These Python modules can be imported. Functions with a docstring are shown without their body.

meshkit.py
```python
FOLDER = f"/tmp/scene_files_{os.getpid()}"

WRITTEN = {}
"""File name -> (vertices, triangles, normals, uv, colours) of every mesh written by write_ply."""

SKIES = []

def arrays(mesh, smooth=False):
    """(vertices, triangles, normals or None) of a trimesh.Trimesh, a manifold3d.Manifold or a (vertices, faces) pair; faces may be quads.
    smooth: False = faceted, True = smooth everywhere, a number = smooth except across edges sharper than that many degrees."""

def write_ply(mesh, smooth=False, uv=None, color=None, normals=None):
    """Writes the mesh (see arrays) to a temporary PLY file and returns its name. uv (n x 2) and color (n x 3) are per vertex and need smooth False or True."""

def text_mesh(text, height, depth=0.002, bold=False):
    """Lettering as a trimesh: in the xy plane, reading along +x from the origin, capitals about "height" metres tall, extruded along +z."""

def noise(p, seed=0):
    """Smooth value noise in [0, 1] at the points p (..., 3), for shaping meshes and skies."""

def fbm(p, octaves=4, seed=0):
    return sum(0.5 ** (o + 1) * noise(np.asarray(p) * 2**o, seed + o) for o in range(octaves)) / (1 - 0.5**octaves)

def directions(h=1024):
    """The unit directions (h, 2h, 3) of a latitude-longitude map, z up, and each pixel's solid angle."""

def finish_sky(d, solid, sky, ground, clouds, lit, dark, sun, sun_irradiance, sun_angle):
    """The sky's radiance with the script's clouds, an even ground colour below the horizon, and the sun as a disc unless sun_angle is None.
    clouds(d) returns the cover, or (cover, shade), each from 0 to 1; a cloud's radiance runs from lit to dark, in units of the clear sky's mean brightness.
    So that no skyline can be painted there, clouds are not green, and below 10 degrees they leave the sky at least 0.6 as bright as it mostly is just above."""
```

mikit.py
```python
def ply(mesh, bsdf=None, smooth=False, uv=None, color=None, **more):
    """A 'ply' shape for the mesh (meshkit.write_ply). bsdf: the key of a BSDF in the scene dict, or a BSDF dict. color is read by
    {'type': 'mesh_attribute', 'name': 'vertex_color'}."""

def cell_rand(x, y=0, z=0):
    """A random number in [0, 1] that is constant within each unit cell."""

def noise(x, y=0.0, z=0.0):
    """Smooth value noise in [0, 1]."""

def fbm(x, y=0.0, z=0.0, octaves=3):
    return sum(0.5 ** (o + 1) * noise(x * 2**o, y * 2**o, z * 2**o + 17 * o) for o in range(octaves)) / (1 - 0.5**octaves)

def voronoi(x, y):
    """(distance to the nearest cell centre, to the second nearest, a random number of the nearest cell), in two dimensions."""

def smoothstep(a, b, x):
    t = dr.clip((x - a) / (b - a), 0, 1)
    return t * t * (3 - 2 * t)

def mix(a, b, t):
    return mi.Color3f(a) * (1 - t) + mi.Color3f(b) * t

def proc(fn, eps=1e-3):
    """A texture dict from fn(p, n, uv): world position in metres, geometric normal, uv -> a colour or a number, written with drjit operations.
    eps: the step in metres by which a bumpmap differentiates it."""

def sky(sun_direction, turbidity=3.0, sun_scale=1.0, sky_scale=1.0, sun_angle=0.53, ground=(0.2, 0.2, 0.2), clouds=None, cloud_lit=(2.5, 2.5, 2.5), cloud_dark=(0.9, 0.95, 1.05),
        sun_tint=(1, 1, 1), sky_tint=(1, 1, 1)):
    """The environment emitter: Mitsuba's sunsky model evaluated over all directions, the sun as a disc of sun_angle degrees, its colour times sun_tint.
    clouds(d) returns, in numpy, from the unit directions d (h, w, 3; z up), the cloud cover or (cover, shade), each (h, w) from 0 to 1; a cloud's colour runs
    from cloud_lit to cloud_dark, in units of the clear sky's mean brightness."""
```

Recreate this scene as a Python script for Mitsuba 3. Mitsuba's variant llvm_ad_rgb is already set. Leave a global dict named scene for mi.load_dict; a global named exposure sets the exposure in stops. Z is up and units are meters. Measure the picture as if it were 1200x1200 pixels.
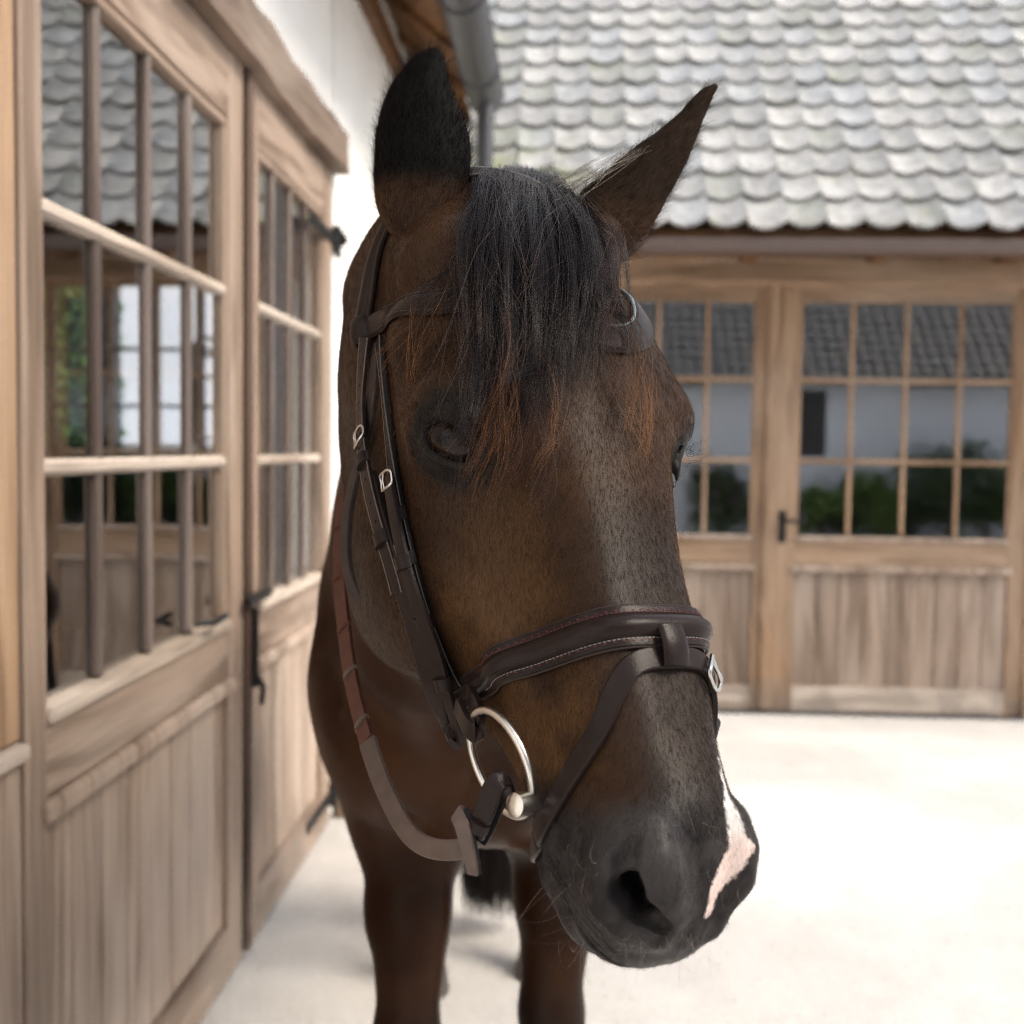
import math, random
import numpy as np, trimesh, mitsuba as mi, mikit, meshkit
import drjit as dr
from scipy.interpolate import RectBivariateSpline, CubicSpline
from scipy.spatial import cKDTree
from scipy.spatial.transform import Rotation as Rot
T = mi.ScalarTransform4f
scene, labels = {}, {}

# ------------------------------------------------------------------ camera, sky, exposure
CAM, FPX = np.array([0, 0, 1.5]), 1350.0
def _axes(yaw=math.radians(2.6245), pitch=math.radians(3.1321), roll=math.radians(0.8)):
    f = np.array([-np.sin(yaw) * np.cos(pitch), np.cos(yaw) * np.cos(pitch), -np.sin(pitch)])
    r = np.cross(f, [0, 0, 1]); r /= np.linalg.norm(r); u = np.cross(r, f)
    c, s = np.cos(roll), np.sin(roll)
    return f, c * r + s * u, -s * r + c * u
CF, CR, CU = _axes()
scene['camera'] = {'type': 'thinlens', 'fov': 2 * math.degrees(math.atan(600 / FPX)), 'fov_axis': 'x', 'aperture_radius': 0.0034, 'focus_distance': 0.86,
                   'near_clip': 0.05, 'far_clip': 900.0, 'to_world': T().look_at(origin=CAM.tolist(), target=(CAM + CF).tolist(), up=CU.tolist())}
scene['sky'] = mikit.sky((0.70, -0.22, 0.68), turbidity=4, sun_scale=0.55, sun_angle=28, clouds=lambda d: (1.0, 0.35 + 0.5 * (meshkit.fbm(d * [3, 3, 7], 4) - 0.5)),
                         cloud_lit=(2.25, 2.33, 2.48), cloud_dark=(1.3, 1.38, 1.52), sun_tint=(0.88, 0.96, 1.10))
exposure = 2.65

# ------------------------------------------------------------------ helpers
def cat(meshes): return trimesh.util.concatenate(meshes)
def tm(v, f): return trimesh.Trimesh(np.asarray(v, float), np.asarray(f), process=False)
def put(key, mesh, bsdf, smooth=False, label=None, category=None, group=None, kind=None, **more):
    """one entry of scene under the first free number of the key"""
    k, i = key, 0
    while k in scene:
        i += 1; k = f'{key}_{i:03d}'
    scene[k] = mikit.ply(mesh, bsdf, smooth=smooth, **more)
    tell(k, label, category, group, kind)
    return k
def tell(k, label=None, category=None, group=None, kind=None):
    d = {a: b for a, b in (('label', label), ('category', category), ('group', group), ('kind', kind)) if b}
    if d: labels[k] = d
def cbox(lo, hi, c=0.003):
    """box with chamfered edges"""
    lo, hi = np.minimum(lo, hi).astype(float), np.maximum(lo, hi).astype(float)
    c = min(c, 0.3 * (hi - lo).min()); v = []
    for x in (0, 1):
        for y in (0, 1):
            for z in (0, 1):
                s = np.array([x, y, z]); p = np.where(s, hi, lo); g = np.where(s, -c, c)
                for k in range(3): q = p + g; q[k] = p[k]; v.append(q)
    return trimesh.convex.convex_hull(np.array(v))
def plain(lo, hi): return trimesh.creation.box(bounds=np.array([np.minimum(lo, hi), np.maximum(lo, hi)], float))
def map_mesh(m, fn):
    """vertices through fn; turned inside out when fn mirrors"""
    v = fn(np.asarray(m.vertices)); f = np.asarray(m.faces)
    o = fn(np.array([[0, 0, 0], [1, 0, 0], [0, 1, 0], [0, 0, 1.0]])); J = (o[1:] - o[0])
    return tm(v, f[:, ::-1] if np.linalg.det(J) < 0 else f)
def tube(pts, r, sides=8, caps=True):
    p = np.asarray(pts, float); n = len(p); r = np.broadcast_to(r, (n,))
    t = np.gradient(p, axis=0); t /= np.linalg.norm(t, axis=1, keepdims=True)
    a = np.zeros_like(p); x = np.cross(t[0], [0.3, 0.5, 0.81]); x /= np.linalg.norm(x)
    for i in range(n):
        x = x - t[i] * (x @ t[i]); x /= np.linalg.norm(x); a[i] = x
    b = np.cross(t, a); th = np.arange(sides) * 2 * np.pi / sides
    v = (p[:, None] + r[:, None, None] * (np.cos(th)[None, :, None] * a[:, None] + np.sin(th)[None, :, None] * b[:, None])).reshape(-1, 3)
    i, j = np.meshgrid(np.arange(n - 1), np.arange(sides), indexing='ij'); k = (j + 1) % sides
    q = np.stack([i * sides + j, i * sides + k, (i + 1) * sides + k, (i + 1) * sides + j], -1).reshape(-1, 4)
    f = np.vstack([q[:, [0, 1, 2]], q[:, [0, 2, 3]]])
    if caps:
        m = len(v); v = np.vstack([v, p[:1], p[-1:]]); j = np.arange(sides); k = (j + 1) % sides
        f = np.vstack([f, np.stack([k, j, j * 0 + m], 1), np.stack([(n - 1) * sides + j, (n - 1) * sides + k, j * 0 + m + 1], 1)])
    return tm(v, f)
def bend(pts, r, n=6):
    p = [np.array(q, float) for q in pts]; o = [p[0]]
    for a, b, c in zip(p[:-2], p[1:-1], p[2:]):
        u, v = a - b, c - b; k = min(r, 0.45 * np.linalg.norm(u), 0.45 * np.linalg.norm(v)); u, v = b + k * u / np.linalg.norm(u), b + k * v / np.linalg.norm(v)
        o += [(1 - t) ** 2 * u + 2 * t * (1 - t) * b + t * t * v for t in np.linspace(0, 1, n)]
    return np.array(o + [p[-1]])
def spline(pts, n):
    p = np.asarray(pts, float); d = np.r_[0, np.cumsum(np.linalg.norm(np.diff(p[:, :3], axis=0), axis=1))]
    return CubicSpline(d, p)(np.linspace(0, d[-1], n))

# ------------------------------------------------------------------ materials of the setting
def mix(a, b, t):
    a, b = (mi.Color3f(*map(float, x)) if isinstance(x, (tuple, list, np.ndarray)) else x for x in (a, b))
    return a * (1 - t) + b * t
noise, fbm, sstep, vor, crand = mikit.noise, mikit.fbm, mikit.smoothstep, mikit.voronoi, mikit.cell_rand
def wood(key, base, along, grey=0.5, rough=0.62):
    """weathered oak; along: 'z' for upright boards, 'h' for rails"""
    base = np.array(base); dark = base * [0.60, 0.56, 0.52]; pale = base * 0.72 + 0.28 * np.array([0.60, 0.53, 0.47])
    def g(p):
        if along == 'z': return p.x * 38 + p.y * 38, p.z * 1.7
        return p.z * 38, (p.x + p.y) * 1.7
    def col(p, n, uv):
        a, b = g(p)
        w = fbm(a * 0.12, b * 0.7, 3.0, octaves=3)
        ring = fbm(a + 5 * w, b, 9.0, octaves=3); fine = noise(a * 9, b * 5, 2.0)
        c = mix(dark, base, sstep(0.22, 0.62, ring))
        c = mix(c, pale, grey * sstep(0.42, 0.75, w))
        c = c * (0.80 + 0.34 * noise(a * 0.045 + 3, b * 0.15, 7.0))
        c = mix(c, dark * 0.7, 0.55 * sstep(0.55, 0.8, fbm(a * 0.35, b * 1.3, 5.0, octaves=3)))
        c = mix(c, (0.20, 0.17, 0.145), 0.5 * sstep(0.34, 0.04, p.z) * sstep(0.4, 0.6, fbm(p.x * 7 + p.y * 7, p.z * 7, 2.0, octaves=3)))
        return c * (0.84 + 0.30 * fine)
    def bmp(p, n, uv):
        a, b = g(p); return 0.7 * fbm(a + 3, b, 9.0, octaves=2) + 0.3 * noise(a * 8, b * 4, 2.0)
    scene[key] = {'type': 'bumpmap', 'bump': mikit.proc(bmp, 6e-4), 'scale': 0.0011, 'nested': {'type': 'principled', 'base_color': mikit.proc(col), 'roughness': rough, 'specular': 0.35}}
wood('oak_upright', (0.365, 0.278, 0.22), 'z', 0.75)
wood('oak_upright_b', (0.32, 0.240, 0.188), 'z', 0.6)
wood('oak_upright_c', (0.40, 0.305, 0.242), 'z', 0.85)
wood('oak_rail', (0.33, 0.248, 0.196), 'h', 0.6)
wood('oak_sill', (0.53, 0.45, 0.385), 'h', 0.9)
wood('oak_warm_upright', (0.41, 0.27, 0.17), 'z', 0.45)
wood('oak_lintel', (0.205, 0.152, 0.12), 'h', 0.5)
wood('bar_grey', (0.17, 0.135, 0.122), 'z', 0.5)
wood('oak_warm_rail', (0.37, 0.25, 0.165), 'h', 0.55)
wood('oak_dark', (0.17, 0.080, 0.032), 'h', 0.1)
wood('oak_brown_strip', (0.115, 0.075, 0.058), 'z', 0.1)
def plastercol(p, n, uv):
    w = fbm(p.x * 1.3, p.y * 1.3, p.z * 1.3, octaves=4)
    return mix((0.75, 0.74, 0.715), (0.83, 0.825, 0.81), sstep(0.35, 0.65, w))
def plasterbmp(p, n, uv): return fbm(p.x * 30, p.y * 30, p.z * 30, octaves=3) + 1.5 * fbm(p.x * 5, p.y * 5, p.z * 5)
scene['plaster'] = {'type': 'bumpmap', 'bump': mikit.proc(plasterbmp, 2e-3), 'scale': 0.006, 'nested': {'type': 'principled', 'base_color': mikit.proc(plastercol), 'roughness': 0.85, 'specular': 0.2}}
def groundcol(p, n, uv):
    big = fbm(p.x * 0.9, p.y * 0.9, 1.0, octaves=4); mid = fbm(p.x * 9, p.y * 9, 4.0, octaves=3); fine = noise(p.x * 140, p.y * 140)
    c = mix((0.53, 0.510, 0.492), (0.61, 0.600, 0.588), sstep(0.35, 0.65, big))
    c = c * (0.93 + 0.14 * mid) * (0.93 + 0.14 * fine)
    d, d2, w = vor(p.x * 14, p.y * 14)
    spot = sstep(0.16, 0.05, d) * sstep(0.86, 0.9, w)
    return mix(c, (0.22, 0.18, 0.15), 0.3 * spot)
def groundbmp(p, n, uv): return fbm(p.x * 60, p.y * 60, 0.0, octaves=3) + 2 * fbm(p.x * 4, p.y * 4, 3.0)
scene['concrete'] = {'type': 'bumpmap', 'bump': mikit.proc(groundbmp, 2e-3), 'scale': 0.004, 'nested': {'type': 'principled', 'base_color': mikit.proc(groundcol), 'roughness': 0.8, 'specular': 0.25}}
def tilemat(key, base, moss):
    base = np.array(base)
    def col(p, n, uv):
        a = fbm(p.x * 22, p.y * 22, p.z * 22, octaves=4); b = fbm(p.x * 90, p.y * 90, p.z * 90, octaves=2)
        c = mix(base * 0.72, base * 1.10, sstep(0.28, 0.68, a)) * (0.90 + 0.2 * b)
        c = mix(c, (0.30, 0.31, 0.20), 0.6 * moss * sstep(0.56, 0.72, fbm(p.x * 14 + 7, p.y * 14, p.z * 14, octaves=3)))
        valley = sstep(0.25, -0.30, p.x) * sstep(3.5, 2.8, p.z)
        return mix(c, (0.22, 0.24, 0.07), valley * sstep(0.40, 0.62, fbm(p.x * 9 + 2, p.y * 9, p.z * 9, octaves=3)))
    scene[key] = {'type': 'principled', 'base_color': mikit.proc(col), 'roughness': 0.55, 'specular': 0.4}
TILES = ['tile_grey', 'tile_pale', 'tile_blue', 'tile_mossy']
tilemat('tile_grey', (0.34, 0.34, 0.34), 0.4); tilemat('tile_pale', (0.44, 0.437, 0.43), 0.3)
tilemat('tile_blue', (0.37, 0.38, 0.392), 0.2); tilemat('tile_mossy', (0.31, 0.315, 0.30), 0.6)
def pr(key, rgb, rough=0.5, metal=0.0, **k):
    scene[key] = {'type': 'principled', 'base_color': {'type': 'rgb', 'value': list(rgb)}, 'roughness': rough, 'metallic': metal, **k}
tilemat('tile_slate', (0.13, 0.13, 0.14), 0.3)
pr('iron', (0.022, 0.022, 0.024), 0.5, 0.6); pr('zinc', (0.11, 0.11, 0.12), 0.42, 0.7); pr('copper_brown', (0.15, 0.115, 0.105), 0.45, 0.5)
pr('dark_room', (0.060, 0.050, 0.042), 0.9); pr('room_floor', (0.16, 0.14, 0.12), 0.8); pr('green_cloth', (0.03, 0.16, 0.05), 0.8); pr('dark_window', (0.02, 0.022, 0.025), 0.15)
pr('plaster_cool', (0.66, 0.71, 0.79), 0.85); pr('grey_frame', (0.30, 0.31, 0.32), 0.5)
scene['pane_glass'] = {'type': 'thindielectric', 'int_ior': 2.4}
scene['clear_glass'] = {'type': 'thindielectric', 'int_ior': 1.5}

# ------------------------------------------------------------------ ground
def ground_sheet():
    g = np.r_[-300, -60, np.linspace(-14, 14, 57), 60, 300.0]; X, Y = np.meshgrid(g, g, indexing='ij')
    n = len(g); v = np.stack([X, Y, 0 * X], -1).reshape(-1, 3); i, j = np.meshgrid(np.arange(n - 1), np.arange(n - 1), indexing='ij'); a = (i * n + j).ravel()
    return tm(v, np.vstack([np.stack([a, a + n, a + n + 1], 1), np.stack([a, a + n + 1, a + 1], 1)]))
put('courtyard_ground', ground_sheet(), 'concrete', smooth=True, kind='structure', label='pale sandy concrete of the stable courtyard')

# ------------------------------------------------------------------ stable doors (s along the wall, t outwards, z up)
ZT, ZB1, ZB2, ZS, ZL, ZR = 2.375, 1.915, 1.455, 1.0, 0.85, 0.16       # pane top, glazing bars, sill, ledge, bottom rail
rng = random.Random(5)
def leaf(key, fn, s0, s1, g0, g1, warm=False, strap_on=None):
    """a half-glazed leaf between s0 and s1, its glass between g0 and g1"""
    up, rail = ('oak_warm_upright', 'oak_warm_rail') if warm else ('oak_upright_b', 'oak_rail')
    P = lambda name, lo, hi, m, c=0.004: put(f'{key}__{name}', map_mesh(cbox(lo, hi, c), fn), m)
    P('stile', (s0, 0, 0.012), (g0, 0.045, 2.555), up); P('stile', (g1, 0, 0.012), (s1, 0.045, 2.555), up)
    P('top_rail', (g0, 0, ZT), (g1, 0.043, 2.553), rail)
    P('lock_rail', (g0, 0, ZL + 0.012), (g1, 0.043, ZS - 0.004), rail)
    P('sill', (g0, -0.004, ZS - 0.004), (g1, 0.058, ZS + 0.026), 'oak_sill' if not warm else 'oak_upright_c', 0.008)
    P('ledge', (g0 - 0.02, 0.0, ZL - 0.028), (g1 + 0.02, 0.062, ZL + 0.010), 'oak_upright_c', 0.008)
    P('bottom_rail', (g0, 0, 0.014), (g1, 0.047, ZR), 'oak_sill' if warm else rail)
    n = max(6, round((g1 - g0) / 0.135)); w = (g1 - g0) / n
    for i in range(n):
        a, b = g0 + i * w + 0.002, g0 + (i + 1) * w - 0.002
        P('plank', (a, 0.0 + 0.003 * rng.random(), ZR), (b, 0.026 + 0.003 * rng.random(), ZL - 0.028), rng.choice(['oak_upright', 'oak_upright', 'oak_upright_b', 'oak_upright_c']), 0.005)
    pw = (g1 - g0) / 4
    for i in (1, 2, 3): P('glazing_bar', (g0 + i * pw - 0.0125, 0.006, ZS + 0.026), (g0 + i * pw + 0.0125, 0.033, ZT), up if warm else 'bar_grey', 0.008)
    for z in (ZB1, ZB2): P('glazing_bar', (g0, 0.004, z - 0.016), (g1, 0.040, z + 0.016), 'oak_sill' if not warm else rail, 0.009)
    P('bead', (g0, 0.004, ZT - 0.022), (g1, 0.038, ZT), rail); P('bead', (g0, 0.004, ZS + 0.026), (g0 + 0.018, 0.038, ZT - 0.022), up); P('bead', (g1 - 0.018, 0.004, ZS + 0.026), (g1, 0.038, ZT - 0.022), up)
    zz = [ZS + 0.026, ZB2, ZB1, ZT]
    for i in range(4):
        for j in range(3):
            tl = np.array([rng.uniform(-1, 1), rng.uniform(-1, 1)]) * 0.0022
            a, b, c, d = g0 + i * pw, g0 + (i + 1) * pw, zz[j], zz[j + 1]
            v = np.array([[a, 0.016, c], [b, 0.016, c], [b, 0.016, d], [a, 0.016, d]]); m = v.mean(0)
            v[:, 1] += (v[:, 0] - m[0]) * tl[0] + (v[:, 2] - m[2]) * tl[1]
            put(f'{key}__pane', map_mesh(tm(v, [[0, 2, 1], [0, 3, 2]]), fn), 'pane_glass')
LX, BY = -0.92, 6.64
left = lambda v: np.stack([LX - 0.04 + v[:, 1], v[:, 0], v[:, 2]], 1)
back = lambda v: np.stack([v[:, 0], BY + 0.04 - v[:, 1], v[:, 2]], 1)

# ------------------------------------------------------------------ the building on the left
K = 'stable_building'
tell(K, 'white plastered stable on the left with half glazed oak double doors', 'stable')
def S(name, lo, hi, m, c=0.004, **k): return put(f'{K}__{name}', cbox(lo, hi, c), m, **k)
W0 = LX - 0.30
for lo, hi in (((W0, 4.50, 0), (LX, 9.0, 3.75)), ((W0, -9, 0), (LX, 0.4, 3.75)), ((W0, 0.4, 2.72), (LX, 4.50, 3.75))): S('wall', lo, hi, 'plaster', 0.02)
def door(fn, *a, **k):
    key, i = K + '__door', 0
    while f'{key}__stile' in scene: i += 1; key = f'{K}__door_{i:03d}'
    leaf(key, fn, *a, **k); return key
D1 = door(left, 1.910, 3.235, 1.988, 3.10)
D2 = door(left, 3.315, 4.462, 3.405, 4.312)
for k, t in ((D1, 'nearer leaf, its panes mirroring the tiled roof'), (D2, 'farther leaf with black strap hinges')): tell(k, t)
S('cover_strip', (LX - 0.03, 3.237, 0.02), (LX - 0.004, 3.313, 2.555), 'oak_brown_strip')
S('cover_strip', (LX - 0.004, 3.252, 0.02), (LX + 0.022, 3.292, 2.555), 'oak_brown_strip', 0.008)
SP = K + '__side_panel'
for lo, hi, m in (((LX - 0.04, 1.80, 0.99), (LX + 0.000, 1.900, 2.55), 'oak_warm_upright'), ((LX - 0.04, 1.70, 0.99), (LX - 0.006, 1.798, 2.55), 'oak_warm_upright'), ((LX - 0.04, 0.4, 0.99), (LX - 0.006, 1.698, 2.55), 'oak_upright_c'),
                  ((LX - 0.04, 1.80, 0.014), (LX + 0.000, 1.900, 0.955), 'oak_upright_c'), ((LX - 0.04, 0.4, 0.014), (LX - 0.006, 1.798, 0.955), 'oak_upright')):
    put(SP + '__plank', cbox(lo, hi, 0.006), m)
put(SP + '__ledge', cbox((LX - 0.04, 0.4, 0.957), (LX + 0.018, 1.904, 0.988), 0.007), 'oak_sill')
# rough hewn lintel
lm = trimesh.creation.box(bounds=[[LX - 0.12, 0.35, 2.558], [LX + 0.055, 4.525, 2.705]])
for _ in range(7): lm = lm.subdivide() if len(lm.faces) < 9000 else lm
lv = np.array(lm.vertices); q = lv * [9, 5, 9]
top = np.clip((lv[:, 2] - 2.60) / 0.10, 0, 1)
lv[:, 2] += (meshkit.fbm(q * [0.3, 1, .3], 4, 3) - 0.5) * 0.075 * top; lv[:, 0] += (meshkit.fbm(q + 5, 4, 8) - 0.5) * 0.035 * (lv[:, 0] > LX)
put(K + '__lintel', tm(lv, lm.faces), 'oak_lintel', smooth=25)
# strap hinges, pintles, latch and bolt of the farther leaf
def H(key, *ms): put(key, cat(ms), 'iron', smooth=40)
for z0 in (2.30, 0.12):
    H(D2 + '__strap_hinge', cbox((LX + 0.008, 4.05, z0 - 0.02), (LX + 0.018, 4.47, z0 + 0.02), 0.004), tube([(LX + 0.016, 4.485, z0 - 0.05), (LX + 0.016, 4.485, z0 + 0.05)], 0.016, 10))
    H(K + '__hinge_pin', tube([(LX - 0.01, 4.56, z0), (LX + 0.03, 4.56, z0), (LX + 0.045, 4.53, z0 + 0.005), (LX + 0.016, 4.486, z0 + 0.052)], 0.013, 8), cbox((LX, 4.52, z0 - 0.05), (LX + 0.012, 4.62, z0 + 0.05), 0.004))
H(D2 + '__bolt', cbox((LX + 0.022, 3.19, 1.045), (LX + 0.042, 3.42, 1.075), 0.005), tube([(LX + 0.03, 3.275, 1.03), (LX + 0.03, 3.275, 0.80)], 0.011, 8), tube([(LX + 0.032, 3.275, 0.84), (LX + 0.055, 3.275, 0.80), (LX + 0.05, 3.275, 0.75)], 0.009, 8))
H(D2 + '__hook', tube([(LX + 0.005, 4.30, 1.03), (LX + 0.05, 4.33, 1.03), (LX + 0.06, 4.42, 1.03), (LX + 0.05, 4.45, 1.05)], 0.010, 8))
H(D1 + '__hook', tube([(LX + 0.01, 2.80, 1.055), (LX + 0.05, 2.83, 1.055), (LX + 0.05, 2.92, 1.06)], 0.008, 8))
# eaves: rafters, boards, gutter, downpipe, roof
ex, ez, sl = -0.47, 3.33, math.radians(38)
ef = lambda v: np.stack([ex - v[:, 0] * math.cos(sl) - v[:, 2] * math.sin(sl), v[:, 1], ez + v[:, 0] * math.sin(sl) + v[:, 2] * math.cos(sl)], 1)
for y in np.arange(0.6, 6.2, 0.62): put(K + '__rafter', map_mesh(cbox((0.0, y - 0.04, -0.12), (1.2, y + 0.04, 0.0)), ef), 'oak_dark')
for i in range(6): put(K + '__soffit_board', map_mesh(cbox((0.0 + i * 0.13, 0.2, 0.002), (0.126 + i * 0.13, 6.25 if i < 1 else 9.0, 0.022)), ef), 'oak_dark')
put(K + '__wall_plate', cbox((LX - 0.1, 0.2, 3.40), (LX + 0.05, 6.2, 3.50)), 'oak_dark')
def halfround(r, t, n=14):
    th = np.linspace(np.pi, 2 * np.pi, n); o = np.stack([r * np.cos(th), r * np.sin(th)], 1); i = o[::-1] * (r - t) / r
    bead = np.stack([r + 0.006 * np.cos(np.linspace(-2, 2.6, 6)), 0.006 + 0.008 * np.sin(np.linspace(-2, 2.6, 6))], 1)
    return np.vstack([o, bead, i])
def gutter(r, p0, p1, side):
    from shapely.geometry import Polygon
    m = trimesh.creation.extrude_polygon(Polygon(halfround(r, 0.006)).buffer(0), np.linalg.norm(np.subtract(p1, p0)), engine='earcut')
    v = np.array(m.vertices); d = np.subtract(p1, p0) / np.linalg.norm(np.subtract(p1, p0)); s = np.array(side, float)
    fn = lambda q: np.asarray(p0) + q[:, :1] * s + q[:, 1:2] * [0, 0, 1] + q[:, 2:] * d
    end = trimesh.creation.cylinder(r - 0.003, 0.006, sections=28)
    ends = [map_mesh(trimesh.intersections.slice_mesh_plane(end, [0, -1, 0], [0, 0, 0], cap=True, engine='earcut').apply_translation([0, 0, z]), fn) for z in (0.004, np.linalg.norm(np.subtract(p1, p0)) - 0.004)]
    return cat([map_mesh(m, fn)] + ends)
put(K + '__gutter', gutter(0.092, (-0.44, 0.2, 3.30), (-0.44, 6.02, 3.30), (1, 0, 0)), 'zinc', smooth=35)
for y in np.arange(0.9, 6.0, 0.93): put(K + '__gutter_bracket', tube([(-0.44 + 0.097 * math.cos(t), y, 3.30 + 0.097 * math.sin(t)) for t in np.linspace(math.pi, 2 * math.pi, 10)], 0.006, 6), 'zinc', smooth=True)
put(K + '__downpipe', tube(bend([(-0.43, 5.86, 3.24), (-0.43, 5.88, 0.02)], 0.12), 0.043, 14), 'zinc', smooth=50)
# pantiles: x across, z proud, y up the slope
PX, PG = 0.205, 0.250
def pantile(n=9, lip=True):
    w, L, t = PX * 1.0, PG * 1.30, 0.018
    x = np.linspace(-0.5, 0.5, n); prof = 0.018 * (2 * (x + 0.06)) ** 2 + 0.010 * x
    rag = -0.036 * np.clip(1 - (2 * (x + 0.04)) ** 2, -0.3, 1)
    v = []
    for y, z in ((0, 0.0), (1, -0.004)):
        for top in (1, 0): v.append(np.stack([x * w, y * L + rag * (1 - y), prof + z + t * top + (0.034 if y == 0 else 0.0)], 1))
    v = np.vstack(v); f = []          # rows: front top, front under, back top, back under
    for i in range(n - 1):
        a, b = i, i + 1
        f += [[a, b, 2 * n + b], [a, 2 * n + b, 2 * n + a], [n + a, b, a], [n + a, n + b, b]]
    f += [[0, 2 * n, 3 * n], [0, 3 * n, n], [n - 1, 2 * n - 1, 4 * n - 1], [n - 1, 4 * n - 1, 3 * n - 1]]
    return tm(v, f)
# roof of the left building (seen only from below and aside)
few = pantile(5)
def lay(x0, y0, z0, cols, rows, fn, skip=lambda c, r: False, seed=3):
    """pantiles on a slope: (tile, column, row) with small differences"""
    rg = np.random.default_rng(seed)
    for r in range(rows):
        for c in range(cols):
            j = rg.normal(size=5)
            if not skip(c, r): yield c, r, j
def tile_mesh(base, c, r, j, origin, across, up, out):
    v = np.array(base.vertices); a = j[3] * 0.020; v = v * [1 + 0.012 * j[4], 1 + 0.012 * j[0], 1]
    v = np.stack([v[:, 0] + a * v[:, 1], v[:, 1] - a * v[:, 0], v[:, 2] + 0.012 * j[2] * v[:, 0]], 1) + [c * PX + 0.002 * j[0], r * PG + 0.007 * j[1], 0.004 * abs(j[2])]
    return tm(np.asarray(origin) + v[:, :1] * across + v[:, 1:2] * up + v[:, 2:] * out, base.faces)
acr, upv = np.array([0, -1.0, 0]), np.array([-math.cos(sl), 0, math.sin(sl)])
ms = [tile_mesh(few, c, r, j, (-0.40, 6.15, 3.39), acr, upv, np.cross(acr, upv)) for c, r, j in lay(0, 0, 0, 34, 18, None)]
put(K + '__tile_field', cat(ms), 'tile_grey', kind='stuff')
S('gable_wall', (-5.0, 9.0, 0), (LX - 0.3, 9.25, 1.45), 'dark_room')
for lo, hi in (((-8.0, 9.0, 0), (-5.0, 9.25, 3.75)), ((-5.0, 9.0, 2.78), (LX, 9.25, 3.75)), ((-2.55, 9.0, 1.45), (LX - 0.3, 9.25, 2.78)), ((-3.73, 9.0, 1.45), (-3.62, 9.25, 2.78)), ((-5.0, 9.0, 1.45), (-4.50, 9.25, 2.78))): S('gable_wall', lo, hi, 'dark_room')
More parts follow.
